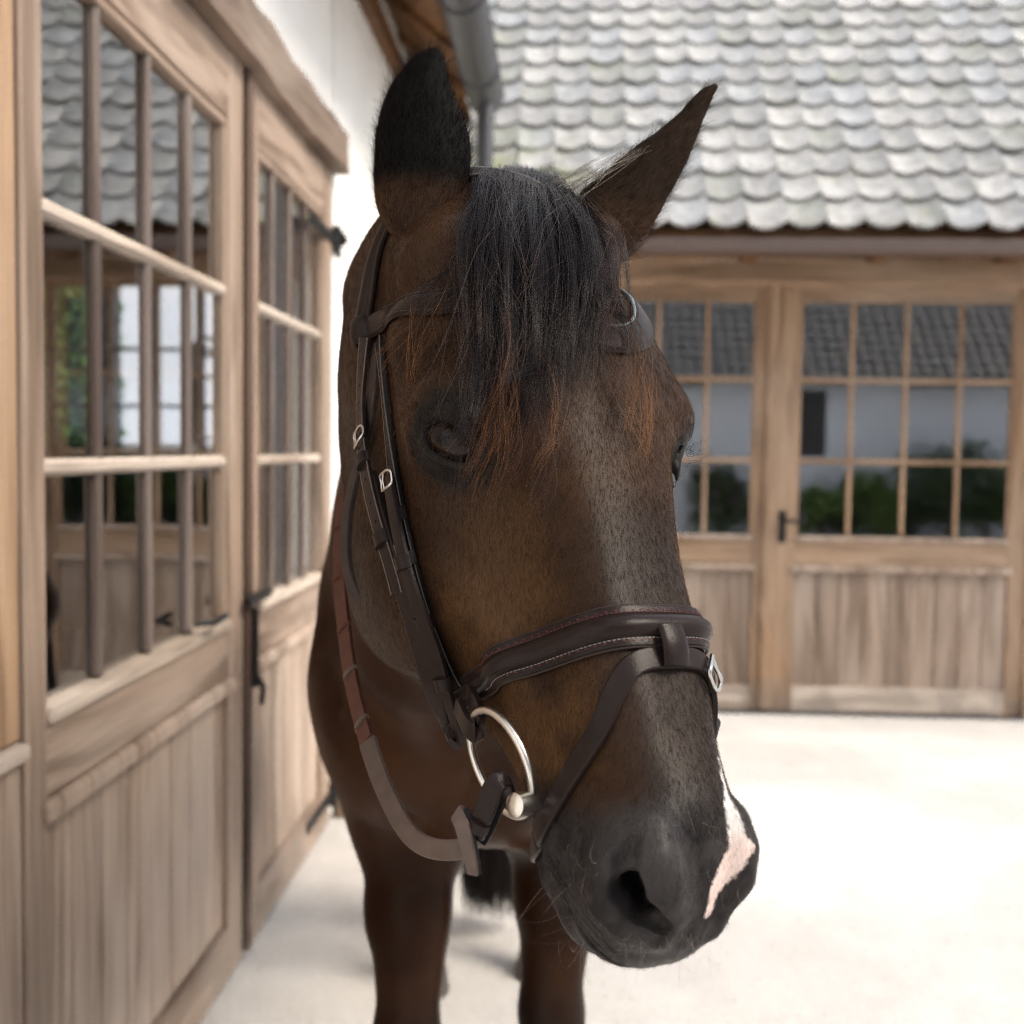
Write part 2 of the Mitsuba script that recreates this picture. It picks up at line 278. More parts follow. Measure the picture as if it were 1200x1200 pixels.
S('room_floor', (-8, -9, -0.05), (W0, 9.0, 0.012), 'room_floor'); S('room_ceiling', (-8, -9, 3.2), (W0, 9.0, 3.3), 'dark_room'); S('rear_wall', (-8.2, -9, 0), (-8.0, 9.25, 3.75), 'dark_room'); S('rear_gable', (-8, -9.2, 0), (LX, -9.0, 3.75), 'plaster')
put(K + '__roof', map_mesh(plain((0.0, -1.2, 0.024), (5.2, 6.2, 0.05)), ef), 'oak_dark')
gw = K + '__gable_window'
for x0, x1 in ((-3.62, -2.55), (-4.50, -3.73)):
    for x in np.linspace(x0, x1, 4 if x1 > -3 else 3): put(gw + '__frame', cbox((x - 0.03, 9.03, 1.45), (x + 0.03, 9.10, 2.78)), 'grey_frame' if x1 > -3 else 'oak_dark')
    for z in (1.47, 1.80, 2.25, 2.76): put(gw + '__frame', cbox((x0 + 0.03, 9.045, z - 0.015), (x1 - 0.03, 9.085, z + 0.015)), 'grey_frame' if x1 > -3 else 'oak_dark')
    put(gw + '__pane', tm([[x0, 9.065, 1.45], [x1, 9.065, 1.45], [x1, 9.065, 2.78], [x0, 9.065, 2.78]], [[0, 1, 2], [0, 2, 3]]), 'clear_glass')
scroll = [(-2.71 - 0.10 * r * math.cos(a), 8.6, 2.22 + 0.10 * r * math.sin(a)) for a, r in zip(np.linspace(0, 7.5, 40), np.linspace(1, 0.25, 40))]
put('lantern_bracket', cat([tube(scroll, 0.016, 7), tube([(-2.81, 8.6, 2.22), (-2.81, 8.6, 1.5)], 0.018, 7), tube([(-2.81, 8.6, 2.00), (-2.52, 8.6, 2.02)], 0.014, 7), tube([(-2.81, 8.6, 1.55), (-2.81, 9.0, 1.55)], 0.014, 7)]), 'iron', smooth=True,
    label='black scrolled iron bracket inside, seen through the near door glass', category='bracket')

# ------------------------------------------------------------------ the tiled building at the back
K = 'courtyard_stable'
tell(K, 'low stable across the yard with grey pantile roof and oak half glazed doors', 'stable')
D3 = door(back, 1.175, 2.615, 1.315, 2.522, warm=True)
D4 = door(back, -0.140, 1.165, -0.040, 1.078, warm=True)
tell(D3, 'right leaf with the black lever handle'); tell(D4, 'left leaf half hidden behind the horse')
put(K + '__meeting_strip', cbox((1.130, BY - 0.032, 0.02), (1.196, BY - 0.004, 2.56), 0.008), 'oak_warm_upright')
for x0, x1 in ((2.618, 2.80), (-0.30, -0.145)): put(K + '__post', cbox((x0, BY - 0.045, 0.0), (x1, BY + 0.06, 2.555), 0.006), 'oak_warm_upright')
put(K + '__beam', cbox((-0.32, BY - 0.055, 2.445), (6.0, BY + 0.07, 2.60), 0.008), 'oak_warm_rail')
put(K + '__threshold', cbox((-0.3, BY - 0.05, 0.0), (2.8, BY + 0.05, 0.012), 0.003), 'zinc')
for lo, hi in (((LX, BY - 0.03, 0), (-0.302, BY + 0.22, 3.0)), ((2.802, BY - 0.03, 0), (6.2, BY + 0.22, 2.44))): S('wall', lo, hi, 'plaster', 0.01)
H(D3 + '__handle', cbox((1.222, BY - 0.018, 0.99), (1.262, BY - 0.006, 1.17), 0.004), tube([(1.242, BY - 0.01, 1.115), (1.242, BY - 0.06, 1.115), (1.26, BY - 0.066, 1.115), (1.36, BY - 0.062, 1.108)], 0.011, 8), tube([(1.242, BY - 0.01, 1.02), (1.242, BY - 0.03, 1.02)], 0.014, 8))
put(K + '__gutter', gutter(0.062, (LX + 0.1, 6.20, 2.605), (6.3, 6.20, 2.605), (0, -1, 0)), 'copper_brown', smooth=35)
for x in np.arange(-0.4, 6.2, 0.70):
    put(K + '__rafter', cbox((x - 0.04, 6.24, 2.565), (x + 0.04, BY + 0.2, 2.655)), 'oak_dark' if abs(x - 0.3) > 0.4 else 'oak_warm_rail')
put(K + '__soffit', cbox((LX, 6.22, 2.657), (6.3, BY + 0.3, 2.675)), 'oak_dark')
put(K + '__fascia', cbox((LX, 6.205, 2.54), (6.3, 6.235, 2.656), 0.004), 'oak_dark')
a45 = math.radians(45); up45, out45 = np.array([0, math.cos(a45), math.sin(a45)]), np.array([0, -math.sin(a45), math.cos(a45)])
rf = K + '__roof'
base = pantile(9); ox, oy, oz = -0.81, 6.17, 2.665
rest, seen = [], []
for c, r, j in lay(0, 0, 0, 34, 20, None, seed=11):
    x, s = ox + c * PX, r * PG
    m = tile_mesh(base, c, r, j, (ox, oy, oz), np.array([1.0, 0, 0]), up45, out45)
    q = m.vertices.mean(0) - CAM; px, py = 600 + FPX * (q @ CR) / (q @ CF), 600 - FPX * (q @ CU) / (q @ CF)
    ok = -20 < py < 320 and 560 < px < 1230 and not (px < 700 and py > 240)
    (seen if ok else rest).append((m, j))
rg = np.random.default_rng(21)
for m, j in seen[:300]: put(rf + '__tile', m, TILES[rg.choice(4, p=[0.36, 0.3, 0.18, 0.16])], smooth=40)
put(rf + '__tile_field', cat([m for m, j in rest + seen[300:]]), 'tile_grey', smooth=40, kind='stuff')
put(rf + '__deck', tm(np.array([oy * 0 + np.array([x, oy, oz]) + up45 * s - out45 * 0.035 for x, s in ((LX, 0.06), (6.3, 0.06), (6.3, 5.1), (LX, 5.1))]), [[0, 1, 2], [0, 2, 3]]), 'oak_dark')
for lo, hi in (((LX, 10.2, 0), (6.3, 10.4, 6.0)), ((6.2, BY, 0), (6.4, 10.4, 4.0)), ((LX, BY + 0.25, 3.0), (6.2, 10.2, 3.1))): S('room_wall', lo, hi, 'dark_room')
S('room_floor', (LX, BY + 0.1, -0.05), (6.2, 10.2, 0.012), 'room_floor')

# ------------------------------------------------------------------ the house across the yard, behind the camera: seen in the panes
K = 'opposite_house'
tell(K, 'white house with a dark tiled roof mirrored in the door panes', 'house')
FY = -6.0
for lo, hi in (((-9, FY - 0.3, 0), (2.35, FY, 2.75)), ((2.35, FY - 0.3, 0), (3.7, FY, 2.75)), ((3.7, FY - 0.3, 0), (4.35, FY, 1.45)), ((3.7, FY - 0.3, 2.55), (4.35, FY, 2.75)), ((4.35, FY - 0.3, 0), (14, FY, 2.75))): S('wall', lo, hi, 'plaster_cool', 0.01)
S('window', (3.7, FY - 0.12, 1.45), (4.35, FY - 0.08, 2.55), 'dark_window')
put(K + '__roof', tm([[-9, FY + 0.3, 2.62], [14, FY + 0.3, 2.62], [14, FY - 4.2, 7.1], [-9, FY - 4.2, 7.1]], [[0, 2, 1], [0, 3, 2]]), 'oak_dark')
acr, upv = np.array([-1.0, 0, 0]), np.array([0, -math.cos(a45), math.sin(a45)])
put(K + '__tile_field', cat([tile_mesh(pantile(4), c, r, j, (13.5, FY + 0.36, 2.64), acr, upv, np.cross(acr, upv)) for c, r, j in lay(0, 0, 0, 105, 22, None, seed=2)]), 'tile_slate', kind='stuff')

# plants along the house, a person in blue jeans: all seen only as reflections in the far doors
def leafmat(key, rgb):
    scene[key] = {'type': 'twosided', 'nested': {'type': 'principled', 'base_color': {'type': 'rgb', 'value': list(rgb)}, 'roughness': 0.5, 'specular': 0.3}}
leafmat('leaf_dark', (0.030, 0.060, 0.022)); leafmat('leaf_light', (0.085, 0.15, 0.035)); leafmat('leaf_bright', (0.13, 0.30, 0.07)); leafmat('petal', (0.30, 0.10, 0.30)); pr('bark', (0.09, 0.065, 0.05), 0.8)
def shrub(x, y, w, h, mat, label, n=1500, seed=0, petals=0):
    rg = np.random.default_rng(seed + 40); key = 'shrub'; i = 0
    while key in labels: i += 1; key = f'shrub_{i:03d}'
    tell(key, label, 'shrub'); c = rg.normal(size=(16, 3)); c /= np.linalg.norm(c, axis=1, keepdims=True); c = c * rg.random((16, 1)) ** .5 * [w * .52, w * .34, h * .42] + [x, y, h * .58]
    def leaves(m, s):
        p = c[rg.integers(0, 16, m)] + rg.normal(size=(m, 3)) * [w * .10, w * .09, h * .09]; p[:, 2] = np.maximum(p[:, 2], .05); a, b = rg.normal(size=(2, m, 3)); a /= np.linalg.norm(a, axis=1, keepdims=True); b -= a * (a * b).sum(1, keepdims=True); b /= np.linalg.norm(b, axis=1, keepdims=True)
        v = np.stack([p - a * s, p + b * s * .45, p + a * s, p - b * s * .45], 1).reshape(-1, 3); k = np.arange(m)[:, None] * 4; return tm(v, np.vstack([k + [0, 1, 2], k + [0, 2, 3]]))
    put(key + '__crown', leaves(n, .055), mat, kind='stuff')
    if petals: put(key + '__flowers', leaves(petals, .04), 'petal', kind='stuff')
    put(key + '__stem', cat([tube([(x + .02 * k, y, 0), (x + .05 * k, y + .02 * k, h * .3), tuple(c[k + 2])], [.02, .016, .008], 6) for k in (-1, 0, 1)]), 'bark', smooth=True)
for a in ((2.55, -5.5, 1.3, 1.35, 'leaf_dark', 'dark flowering shrub mirrored in the left door leaf', 2200, 1, 200), (4.15, -5.5, 1.0, 1.0, 'leaf_light', 'low pale green shrub below the mirrored window', 1300, 2, 0), (5.05, -5.4, 0.9, 1.45, 'leaf_light', 'taller pale green shrub right of the mirrored window', 1500, 3, 0),
          (6.15, -5.3, 1.5, 1.65, 'leaf_dark', 'broad dark shrub mirrored in the middle of the right leaf', 2400, 4, 0), (7.2, -5.3, 1.0, 1.5, 'leaf_light', 'pale green shrub mirrored at the far right of the panes', 1500, 5, 0), (3.35, -5.5, .8, .85, 'leaf_dark', 'small dark shrub left of the mirrored window', 1000, 6, 80),
          (4.65, -5.7, 1.0, .95, 'leaf_dark', 'low dark shrub under the mirrored window', 1300, 7, 60), (5.6, -5.7, 1.1, 1.0, 'leaf_dark', 'low dark shrub right of the tall pale one', 1300, 8, 0), (6.85, -5.7, 1.0, .9, 'leaf_dark', 'low dark shrub at the right edge of the panes', 1300, 9, 0)): shrub(*a)

def hedge():
    rg = np.random.default_rng(77); m = 16000; p = rg.random((m, 3)) * [1.9, .6, 3.2] + [-6.5, 11.2, 0.1]; a, b = rg.normal(size=(2, m, 3)); a /= np.linalg.norm(a, axis=1, keepdims=True); b -= a * (a * b).sum(1, keepdims=True); b /= np.linalg.norm(b, axis=1, keepdims=True)
    v = np.stack([p - a * .08, p + b * .045, p + a * .08, p - b * .045], 1).reshape(-1, 3); k = np.arange(m)[:, None] * 4
    tell('hedge', 'bright green hedge seen through the building, in the far left panes', 'hedge'); put('hedge__crown', tm(v, np.vstack([k + [0, 1, 2], k + [0, 2, 3]])), 'leaf_bright', kind='stuff')
    for x in (-6.2, -5.6, -5.0): put('hedge__stem', tube([(x, 11.45, 0), (x + .05, 11.45, 1.2), (x, 11.45, 2.6)], [.05, .04, .015], 6), 'bark', smooth=True)
hedge()

put('wooden_block', cat([cbox((-0.905, 4.54, 0.0), (-0.70, 4.70, 0.125), 0.008)]), 'oak_warm_rail', label='small orange wooden block at the foot of the white wall', category='block')

# ================================================================== the horse
# its head: u down the face, v out of the forehead, w to the horse's left (HS: metres per unit)
HO = np.array([-0.028522787, 0.924819472, 1.679844241])
HS = np.array([0.88042448, 1.09485034, 1.09485034])
HR = np.array([[0.2700762847, 0.5233667688, 0.8081745021], [-0.4901099828, -0.6477582689, 0.5832678885], [-0.8287647466, 0.5536212157, -0.0815631314]])
def h2w(p): return (np.asarray(p, float) * HS) @ HR.T + HO
def w2h(p): return ((np.asarray(p, float) - HO) @ HR) / HS
def ray(px, py):
    d = CF + ((np.asarray(px, float) - 600) / FPX)[..., None] * CR - ((np.asarray(py, float) - 600) / FPX)[..., None] * CU
    return d / np.linalg.norm(d, axis=-1, keepdims=True)
def at(px, py, y):      # the point at the distance y along the yard
    d = ray(px, py); return CAM + d * ((np.asarray(y, float) - CAM[1]) / d[..., 1])[..., None]
# ---------- implicit modelling ----------
def smin(a,b,k):
    h=np.clip(.5+.5*(b-a)/k,0,1)
    return b*(1-h)+a*h-k*h*(1-h)
def smax(a,b,k): return -smin(-a,-b,k)
def ell(p,c,r,Rm=None):
    q=p-np.asarray(c,float)
    if Rm is not None: q=q@Rm
    r=np.asarray(r,float)
    k0=np.sqrt(((q/r)**2).sum(1)); k1=np.sqrt(((q/(r*r))**2).sum(1))
    return k0*(k0-1)/np.maximum(k1,1e-9)
def cone(p,a,b,ra,rb):
    a=np.asarray(a,float);b=np.asarray(b,float);d=b-a
    t=np.clip(((p-a)@d)/(d@d),0,1)
    return np.linalg.norm(p-a-t[:,None]*d,axis=1)-(ra+(rb-ra)*t)
def chain(p,pts,k):
    f=None
    for A,B in zip(pts[:-1],pts[1:]):
        g=cone(p,A[:3],B[:3],A[3],B[3]); f=g if f is None else smin(f,g,k)
    return f
def surface_nets(F,ax,block=5):
    """F(points)->sd. ax: three coordinate arrays (rectilinear, may be uneven)."""
    n=[len(a) for a in ax]; nb=[(m-1)//block for m in n]; n=[b*block+1 for b in nb]; ax=[a[:m] for a,m in zip(ax,n)]
    cen=[.5*(a[:-1:block]+a[block::block]) for a in ax]; half=[.5*(a[block::block]-a[:-1:block]) for a in ax]
    C=np.stack(np.meshgrid(*cen,indexing='ij'),-1).reshape(-1,3); H=np.stack(np.meshgrid(*half,indexing='ij'),-1).reshape(-1,3)
    f=np.concatenate([F(c) for c in np.array_split(C,max(1,len(C)//200000))])
    keep=np.nonzero(np.abs(f)<1.25*np.linalg.norm(H,axis=1)+.004)[0]
    bi=np.stack(np.unravel_index(keep,nb),-1)
    # corner samples of the kept blocks
    o=np.arange(block+1); O=np.stack(np.meshgrid(o,o,o,indexing='ij'),-1).reshape(-1,3)
    idx=(bi[:,None]*block+O[None]).reshape(-1,3)
    key=(idx[:,0].astype(np.int64)*n[1]+idx[:,1])*n[2]+idx[:,2]
    uk,inv=np.unique(key,return_inverse=True)
    iz=uk%n[2]; iy=(uk//n[2])%n[1]; ix=uk//(n[1]*n[2])
    P=np.stack([ax[0][ix],ax[1][iy],ax[2][iz]],-1)
    val=np.concatenate([F(c) for c in np.array_split(P,max(1,len(P)//200000))])
    V=val[inv].reshape(len(bi),block+1,block+1,block+1)
    s=V<0
    def cn(a,i,j,k): return a[:,i:block+i,j:block+j,k:block+k]
    cnt=sum(cn(s,i,j,k).astype(np.int8) for i in(0,1) for j in(0,1) for k in(0,1))
    act=(cnt>0)&(cnt<8)
    b,i,j,k=np.nonzero(act)
    gi=bi[b]*block+np.stack([i,j,k],-1)
    cv={}
    for a in range(2):
        for e in range(2):
            for g in range(2): cv[a,e,g]=V[b,i+a,j+e,k+g]
    acc=np.zeros((len(b),3));num=np.zeros(len(b))
    L=[ax[d] for d in range(3)]
    for d in range(3):
        for x in(0,1):
            for y in(0,1):
                c0=[0,0,0];c1=[0,0,0];o2=[q for q in range(3) if q!=d]
                c0[o2[0]]=c1[o2[0]]=x;c0[o2[1]]=c1[o2[1]]=y;c1[d]=1
                v0=cv[tuple(c0)];v1=cv[tuple(c1)];m=(v0<0)!=(v1<0)
                t=np.where(m,v0/np.where(m,v0-v1,1),0)
                pt=np.zeros((len(b),3))
                for q in range(3):
                    lo=L[q][gi[:,q]];hi=L[q][gi[:,q]+1]
                    w=t if q==d else float(c0[q])
                    pt[:,q]=lo+(hi-lo)*w
                acc+=pt*m[:,None];num+=m
    vert=acc/num[:,None]
    ck=(gi[:,0].astype(np.int64)*n[1]+gi[:,1])*n[2]+gi[:,2]
    order=np.argsort(ck);cs=ck[order]
    def find(g):
        kk=(g[:,0].astype(np.int64)*n[1]+g[:,1])*n[2]+g[:,2]
        r=np.clip(np.searchsorted(cs,kk),0,len(cs)-1);ok=cs[r]==kk
        return np.where(ok,order[r],-1)
    faces=[]
    for d in range(3):
        a,e=[(1,2),(2,0),(0,1)][d]
        step=[0,0,0];step[d]=1
        v0=cv[0,0,0];v1=cv[tuple(step)]
        m=(v0<0)!=(v1<0);g=gi[m];ins=(v0<0)[m]
        da=np.zeros(3,int);da[a]=1;de=np.zeros(3,int);de[e]=1
        q=np.stack([find(g),find(g-da),find(g-da-de),find(g-de)],-1)
        ok=(q>=0).all(1);q=q[ok];ins=ins[ok]
        q=np.where(ins[:,None],q,q[:,::-1])
        faces.append(q)
    return vert,np.vstack(faces)
# ---------- the head: u down the face, v out of the forehead, w to the horse's left ----------
HEAD=[ # u, [(w,v)...] from the forehead's middle round to the under side
 (-.10,[(0,-.035),(.040,-.045),(.066,-.08),(.072,-.12),(.066,-.17),(.045,-.205),(0,-.215)]),
 (-.03,[(0,-.006),(.040,-.012),(.068,-.045),(.074,-.09),(.069,-.15),(.045,-.195),(0,-.205)]),
 (.04,[(0,.012),(.045,.004),(.073,-.03),(.082,-.075),(.076,-.14),(.05,-.20),(0,-.213)]),
 (.10,[(0,.020),(.055,.012),(.084,-.02),(.092,-.06),(.086,-.13),(.058,-.21),(0,-.232)]),
 (.16,[(0,.022),(.062,.014),(.096,-.014),(.099,-.055),(.092,-.13),(.066,-.213),(0,-.236)]),
 (.22,[(0,.017),(.058,.006),(.090,-.025),(.097,-.065),(.093,-.14),(.068,-.225),(0,-.248)]),
 (.28,[(0,.009),(.044,.000),(.070,-.028),(.088,-.075),(.086,-.15),(.062,-.228),(0,-.254)]),
 (.34,[(0,.000),(.036,-.006),(.056,-.03),(.073,-.078),(.071,-.14),(.050,-.195),(0,-.220)]),
 (.40,[(0,-.006),(.033,-.010),(.049,-.032),(.059,-.072),(.056,-.12),(.038,-.158),(0,-.174)]),
 (.46,[(0,-.010),(.031,-.014),(.045,-.035),(.052,-.070),(.050,-.11),(.033,-.136),(0,-.148)]),
 (.52,[(0,-.016),(.030,-.020),(.044,-.040),(.050,-.070),(.047,-.105),(.03,-.127),(0,-.138)]),
 (.57,[(0,-.026),(.028,-.030),(.042,-.045),(.048,-.072),(.045,-.10),(.03,-.118),(0,-.126)]),
]
VC=CubicSpline([h[0] for h in HEAD],[.5*(h[1][0][1]+h[1][-1][1]) for h in HEAD])
PH=np.linspace(0,np.pi,61)
def _radii():
    rows=[]
    for u,o in HEAD:
        o=np.array(o);m=o[1:-1][::-1]*[-1,1]
        cl=np.vstack([o,m,o[:1]])
        d=np.r_[0,np.cumsum(np.linalg.norm(np.diff(cl,axis=0),axis=1)**.5)]
        c=CubicSpline(d,cl,bc_type='periodic')(np.linspace(0,d[-1],600))
        c=c[:301] if c[150,0]>0 else c[300:]
        q=c-[0,.5*(o[0,1]+o[-1,1])]
        ph=np.arctan2(np.abs(q[:,0]),q[:,1]);r=np.hypot(*q.T)
        s=np.argsort(ph);rows.append(np.interp(PH,ph[s],r[s]))
    R=np.array(rows)
    ext=np.hstack([R[:,5:0:-1],R,R[:,-2:-7:-1]])
    return RectBivariateSpline([h[0] for h in HEAD],np.r_[-PH[5:0:-1],PH,2*np.pi-PH[-2:-7:-1]],ext,kx=3,ky=3,s=0)
RAD=_radii()
def loft(p):
    u=np.clip(p[:,0],-.12,.585);q=p[:,2]+0;v=p[:,1]-VC(u)
    rho=np.hypot(q,v);ph=np.arctan2(np.abs(q),v)
    r=RAD.ev(u,ph)
    over=np.maximum(p[:,0]-.55,0)+np.maximum(-.10-p[:,0],0)
    d=(rho-r)*.86
    return smax(d,np.maximum(p[:,0]-.56,-.11-p[:,0]),.04)
def both(c): c=np.array(c,float); return c,c*[1,1,-1]

# eye: middle on the skin, frame (along the lids, up, out), ball
EC = np.array([0.2225, -0.0345, 0.0965])
def _frame():
    n = np.array([0.10, 0.42, 0.90]); n /= np.linalg.norm(n)
    e1 = np.array([0.82, 0.25, -0.45]); e1 -= n * (e1 @ n); e1 /= np.linalg.norm(e1)
    e2 = np.cross(n, e1); e2 *= np.sign(e2[1]); return np.stack([e1, e2, n])
EF = _frame(); ER = 0.0205; EB = EC - EF[2] * 0.0205 - EF[0] * 0.0050
VM = CubicSpline([.40, .47, .50, .53, .56, .59, .63], [-.125, -.119, -.114, -.110, -.107, -.102, -.099])
def headF(P):
    """signed distance of the head, in head coordinates"""
    p = np.array(P); p[:, 2] = np.where(p[:, 2] < 0, -p[:, 2], p[:, 2] * (1 + .55 * np.clip((p[:, 0] - .44) / .10, 0, 1) + .08 * np.exp(-((p[:, 0] - .232) / .026) ** 2)))   # its left nostril is drawn in
    f=loft(p)
    f=smin(f,ell(p,(.180,-.024,.085),(.036,.018,.021)),.020)            # brow over the eye
    f=smin(f,cone(p,(.200,-.058,.086),(.085,-.062,.080),.016,.014),.03)    # cheek arch to the ear
    f=smin(f,cone(p,(.285,-.083,.0755),(.405,-.084,.050),.010,.006),.026)    # facial crest
    f=smin(f,ell(p,(.23,-.165,.058),(.10,.078,.032)),.03)               # cheek muscle
    f=smax(f,-ell(p,(.125,-.008,.112),(.028,.026,.018)),.035)              # hollow over the eye
    f=smax(f,-ell(p,(.33,-.035,.089),(.075,.028,.024)),.045)               # side of the nasal bone
    f=smax(f,-ell(p,(.41,-.125,.081),(.06,.028,.022)),.03)                # under the crest
    f=smin(f,ell(p,(.538,-.072,0),(.070,.054,.047)),.03)                # muzzle
    f=smin(f,ell(p,(.583,-.086,.008),(.036,.041,.034)),.025)              # upper lip
    f=smin(f,ell(p,(.531,-.138,0),(.043,.023,.032)),.02)                 # chin
    f=smin(f,ell(p,(.567,-.128,0),(.034,.017,.033)),.012)                # lower lip
    f=smin(f,ell(p,(.552,-.056,.036),(.042,.034,.018)),.02)               # nostril
    near=(p[:,0]>.47)
    if near.any():
        q=p[near];g=f[near]
        g=smin(g,chain(q,[(.540,-.038,.046,.006),(.550,-.047,.0505,.0065),(.562,-.053,.052,.0065),(.580,-.061,.048,.0065),(.596,-.062,.038,.006),(.606,-.058,.025,.005)],.012),.014)   # outer rim
        g=smin(g,chain(q,[(.545,-.022,.038,.008),(.563,-.026,.039,.010),(.580,-.034,.035,.010),(.596,-.044,.024,.006)],.012),.016)       # inner fold
        hole=chain(q,[(.5500,-.0235,.0520,.0046),(.5600,-.0315,.0535,.0070),(.5740,-.0375,.0525,.0084),(.5890,-.0415,.0430,.0080),(.6010,-.0460,.0290,.0052)],.006)
        hole=smin(hole,cone(q,(.575,-.043,.046),(.555,-.062,.020),.0095,.007),.008)
        hole=smin(hole,cone(q,(.588,-.046,.038),(.565,-.066,.016),.0075,.0075),.006)
        g=smax(g,-hole,.005)
        m=q[:,1]-VM(q[:,0])
        win=np.clip((q[:,0]-.478)/.02,0,1)
        g=g+.0008*win*np.clip(m/.006,0,1)*np.clip((.045-m)/.02,0,1)*np.clip((.615-q[:,0])/.04,0,1)*np.sin(m*2*np.pi/.0080+6*np.sin(q[:,0]*40))
        g=smax(g,-np.maximum(np.maximum(np.abs(m)-.0020,-(g+.008)),.474-q[:,0]),.004)
        g=smin(g,np.maximum(np.hypot(q[:,0]-.474,m)-.010,g-.0015)+.0,.004)
        f[near]=g
    near=np.linalg.norm(p-EC,axis=1)<.07
    if near.any():
        q=(p[near]-EC)@EF.T;g=f[near];a,b=.0260,.0121
        bb=np.where(q[:,1]>0,b*.95,b*1.0);rho=np.hypot(q[:,0]/a,q[:,1]/bb)
        lid=np.hypot((rho-1.02)*b,q[:,2]+.0012+.9*(q[:,0]/a)**2*.004)-.0034-.0022*np.clip(q[:,1]/.01,0,1)+.0024*(P[near,2]>0)
        g=smin(g,np.linalg.norm(q+[0,0,.0165],axis=1)-.0215,.012)
        g=smin(g,lid,.007)
        up=np.clip((q[:,1]+.002)/.008,0,1);dn=np.clip((.002-q[:,1])/.008,0,1)
        g=smax(g,-(np.hypot((rho-1.66)*b,q[:,2]+.001)-.0018+.004*(1-up)+.004*np.clip((q[:,0]-.008)/.010,0,1)),.004)
        g=smax(g,-(np.hypot((rho-1.70)*b,q[:,2]+.002)-.0010+.004*(1-dn)),.004)
        g=smax(g,-np.where(np.abs(q[:,2])<.03,(rho-.90)*b*.8,1),.004)
        f[near]=g
    return f
def hc(u,v,w,r): return tuple(h2w((u,v,w)))+(r,)
X0=-.115
CREST=[(X0,2.25,1.50,.10),(X0-.01,1.95,1.53,.085),(X0-.02,1.6,1.61,.072),(-.125,1.3,1.66,.066),(-.075,1.08,1.675,.062),hc(-.01,-.06,0,.062)]
MID=[(X0,1.80,1.30,.20),(-.120,1.52,1.40,.170),(-.108,1.28,1.50,.118),(-.092,1.10,1.54,.098),hc(.03,-.12,0,.082)]
LOW=[(X0,1.62,1.16,.16),(-.13,1.42,1.29,.125),(-.120,1.24,1.37,.10),(-.09,1.08,1.42,.085),hc(.03,-.17,0,.055)]
def frontleg(x,y): return [(x-.01,y+.10,1.06,.095),(x,y+.05,.93,.082),(x,y+.03,.80,.060),(x,y+.015,.62,.046),(x,y,.50,.045),(x,y-.01,.44,.050),(x,y,.37,.034),(x,y,.20,.031),(x,y-.01,.145,.039),(x,y-.035,.085,.032),(x,y-.055,.06,.040)]
def hindleg(x,y): return [(x,y-.05,1.05,.15),(x,y-.12,.86,.11),(x,y+.02,.68,.065),(x,y+.12,.56,.052),(x,y+.11,.46,.046),(x,y+.09,.34,.036),(x,y+.07,.20,.034),(x,y+.06,.15,.042),(x,y+.03,.09,.034),(x,y+.01,.06,.042)]
LEGS=[frontleg(-.222,1.66),frontleg(-.005,1.74),hindleg(-.36,3.10),hindleg(-.06,3.22)]
def bodyF(P):
    f=np.full(len(P),1.0)
    def add(m,fn,k):
        if m.any():
            g=fn(P[m]);f[m]=np.where(f[m]>=1.0,g,smin(np.minimum(f[m],1.0),g,k))
    y,z=P[:,1],P[:,2]
    def torso(Q):
        g=smin(ell(Q,(X0-.02,2.30,1.17),(.285,.78,.345)),ell(Q,(X0-.06,2.98,1.27),(.265,.42,.30)),.12)
        for s in (-1,1):
            g=smin(g,ell(Q,(X0+s*.130,1.78,1.20),(.125,.24,.33)),.08)
            g=smin(g,cone(Q,(X0+s*.13,1.62,1.16),(X0+s*.105,1.72,1.0),.105,.095),.06)
        g=smin(g,ell(Q,(X0,1.64,1.14),(.20,.17,.20)),.08)
        g=smax(g,-cone(Q,(X0-.005,1.435,1.22),(X0,1.50,.93),.022,.03),.05)
        for s in (-1,1): g=smax(g,-cone(Q,(X0+s*.20,1.50,1.20),(X0+s*.09,1.545,1.01),.012,.014),.04)
        return g
    add((y>1.15)&(z>.55),torso,.08)
    add((y<2.6)&(z>.85),lambda Q: smin(smin(chain(Q,MID,.08),chain(Q,CREST,.05),.09),chain(Q,LOW,.06),.09),.09)
    add((z<1.35)&(y>1.4)&(y<2.1),lambda Q: np.minimum(chain(Q,LEGS[0],.03),chain(Q,LEGS[1],.03)),.05)
    add((z<1.35)&(y>2.6),lambda Q: np.minimum(chain(Q,LEGS[2],.03),chain(Q,LEGS[3],.03)),.05)
    f=f+.0045*np.sin(P[:,0]*24+2*P[:,2]*5)*np.sin(P[:,1]*15+1)*np.sin(P[:,2]*21+.5)
    far=f>=.9
    if far.any(): f[far]=.15+.0*f[far]
    return f
BLO,BHI=h2w([[u,v,w] for u in(-.15,.66) for v in(-.30,.07) for w in(-.14,.14)]).min(0),h2w([[u,v,w] for u in(-.15,.66) for v in(-.30,.07) for w in(-.14,.14)]).max(0)
EARBASE=[(h2w((.022,-.040,-.060)),at(499,290,.925),.036,.024),(h2w((.022,-.036,.055)),at(704,276,.995),.034,.022)]
def horseF(P):
    P=np.asarray(P,float);f=bodyF(P)
    o=np.linalg.norm(np.maximum(np.maximum(BLO-P,P-BHI),0),axis=1);m=o<.06
    if m.any():
        h=np.full(len(P),1.0);h[~m]=o[~m]+.02;h[m]=headF(w2h(P[m]))
        for a,b,ra,rb in EARBASE: h[m]=smin(h[m],cone(P[m],a,b,ra,rb),.025)
        f=smin(f,h,.022)
    return f
def steps(*seg):
    o=[seg[0]]
    for end,h in zip(seg[1::2],seg[2::2]):
        while o[-1]<end: o.append(o[-1]+h)
    return np.array(o)
FINE=.0024
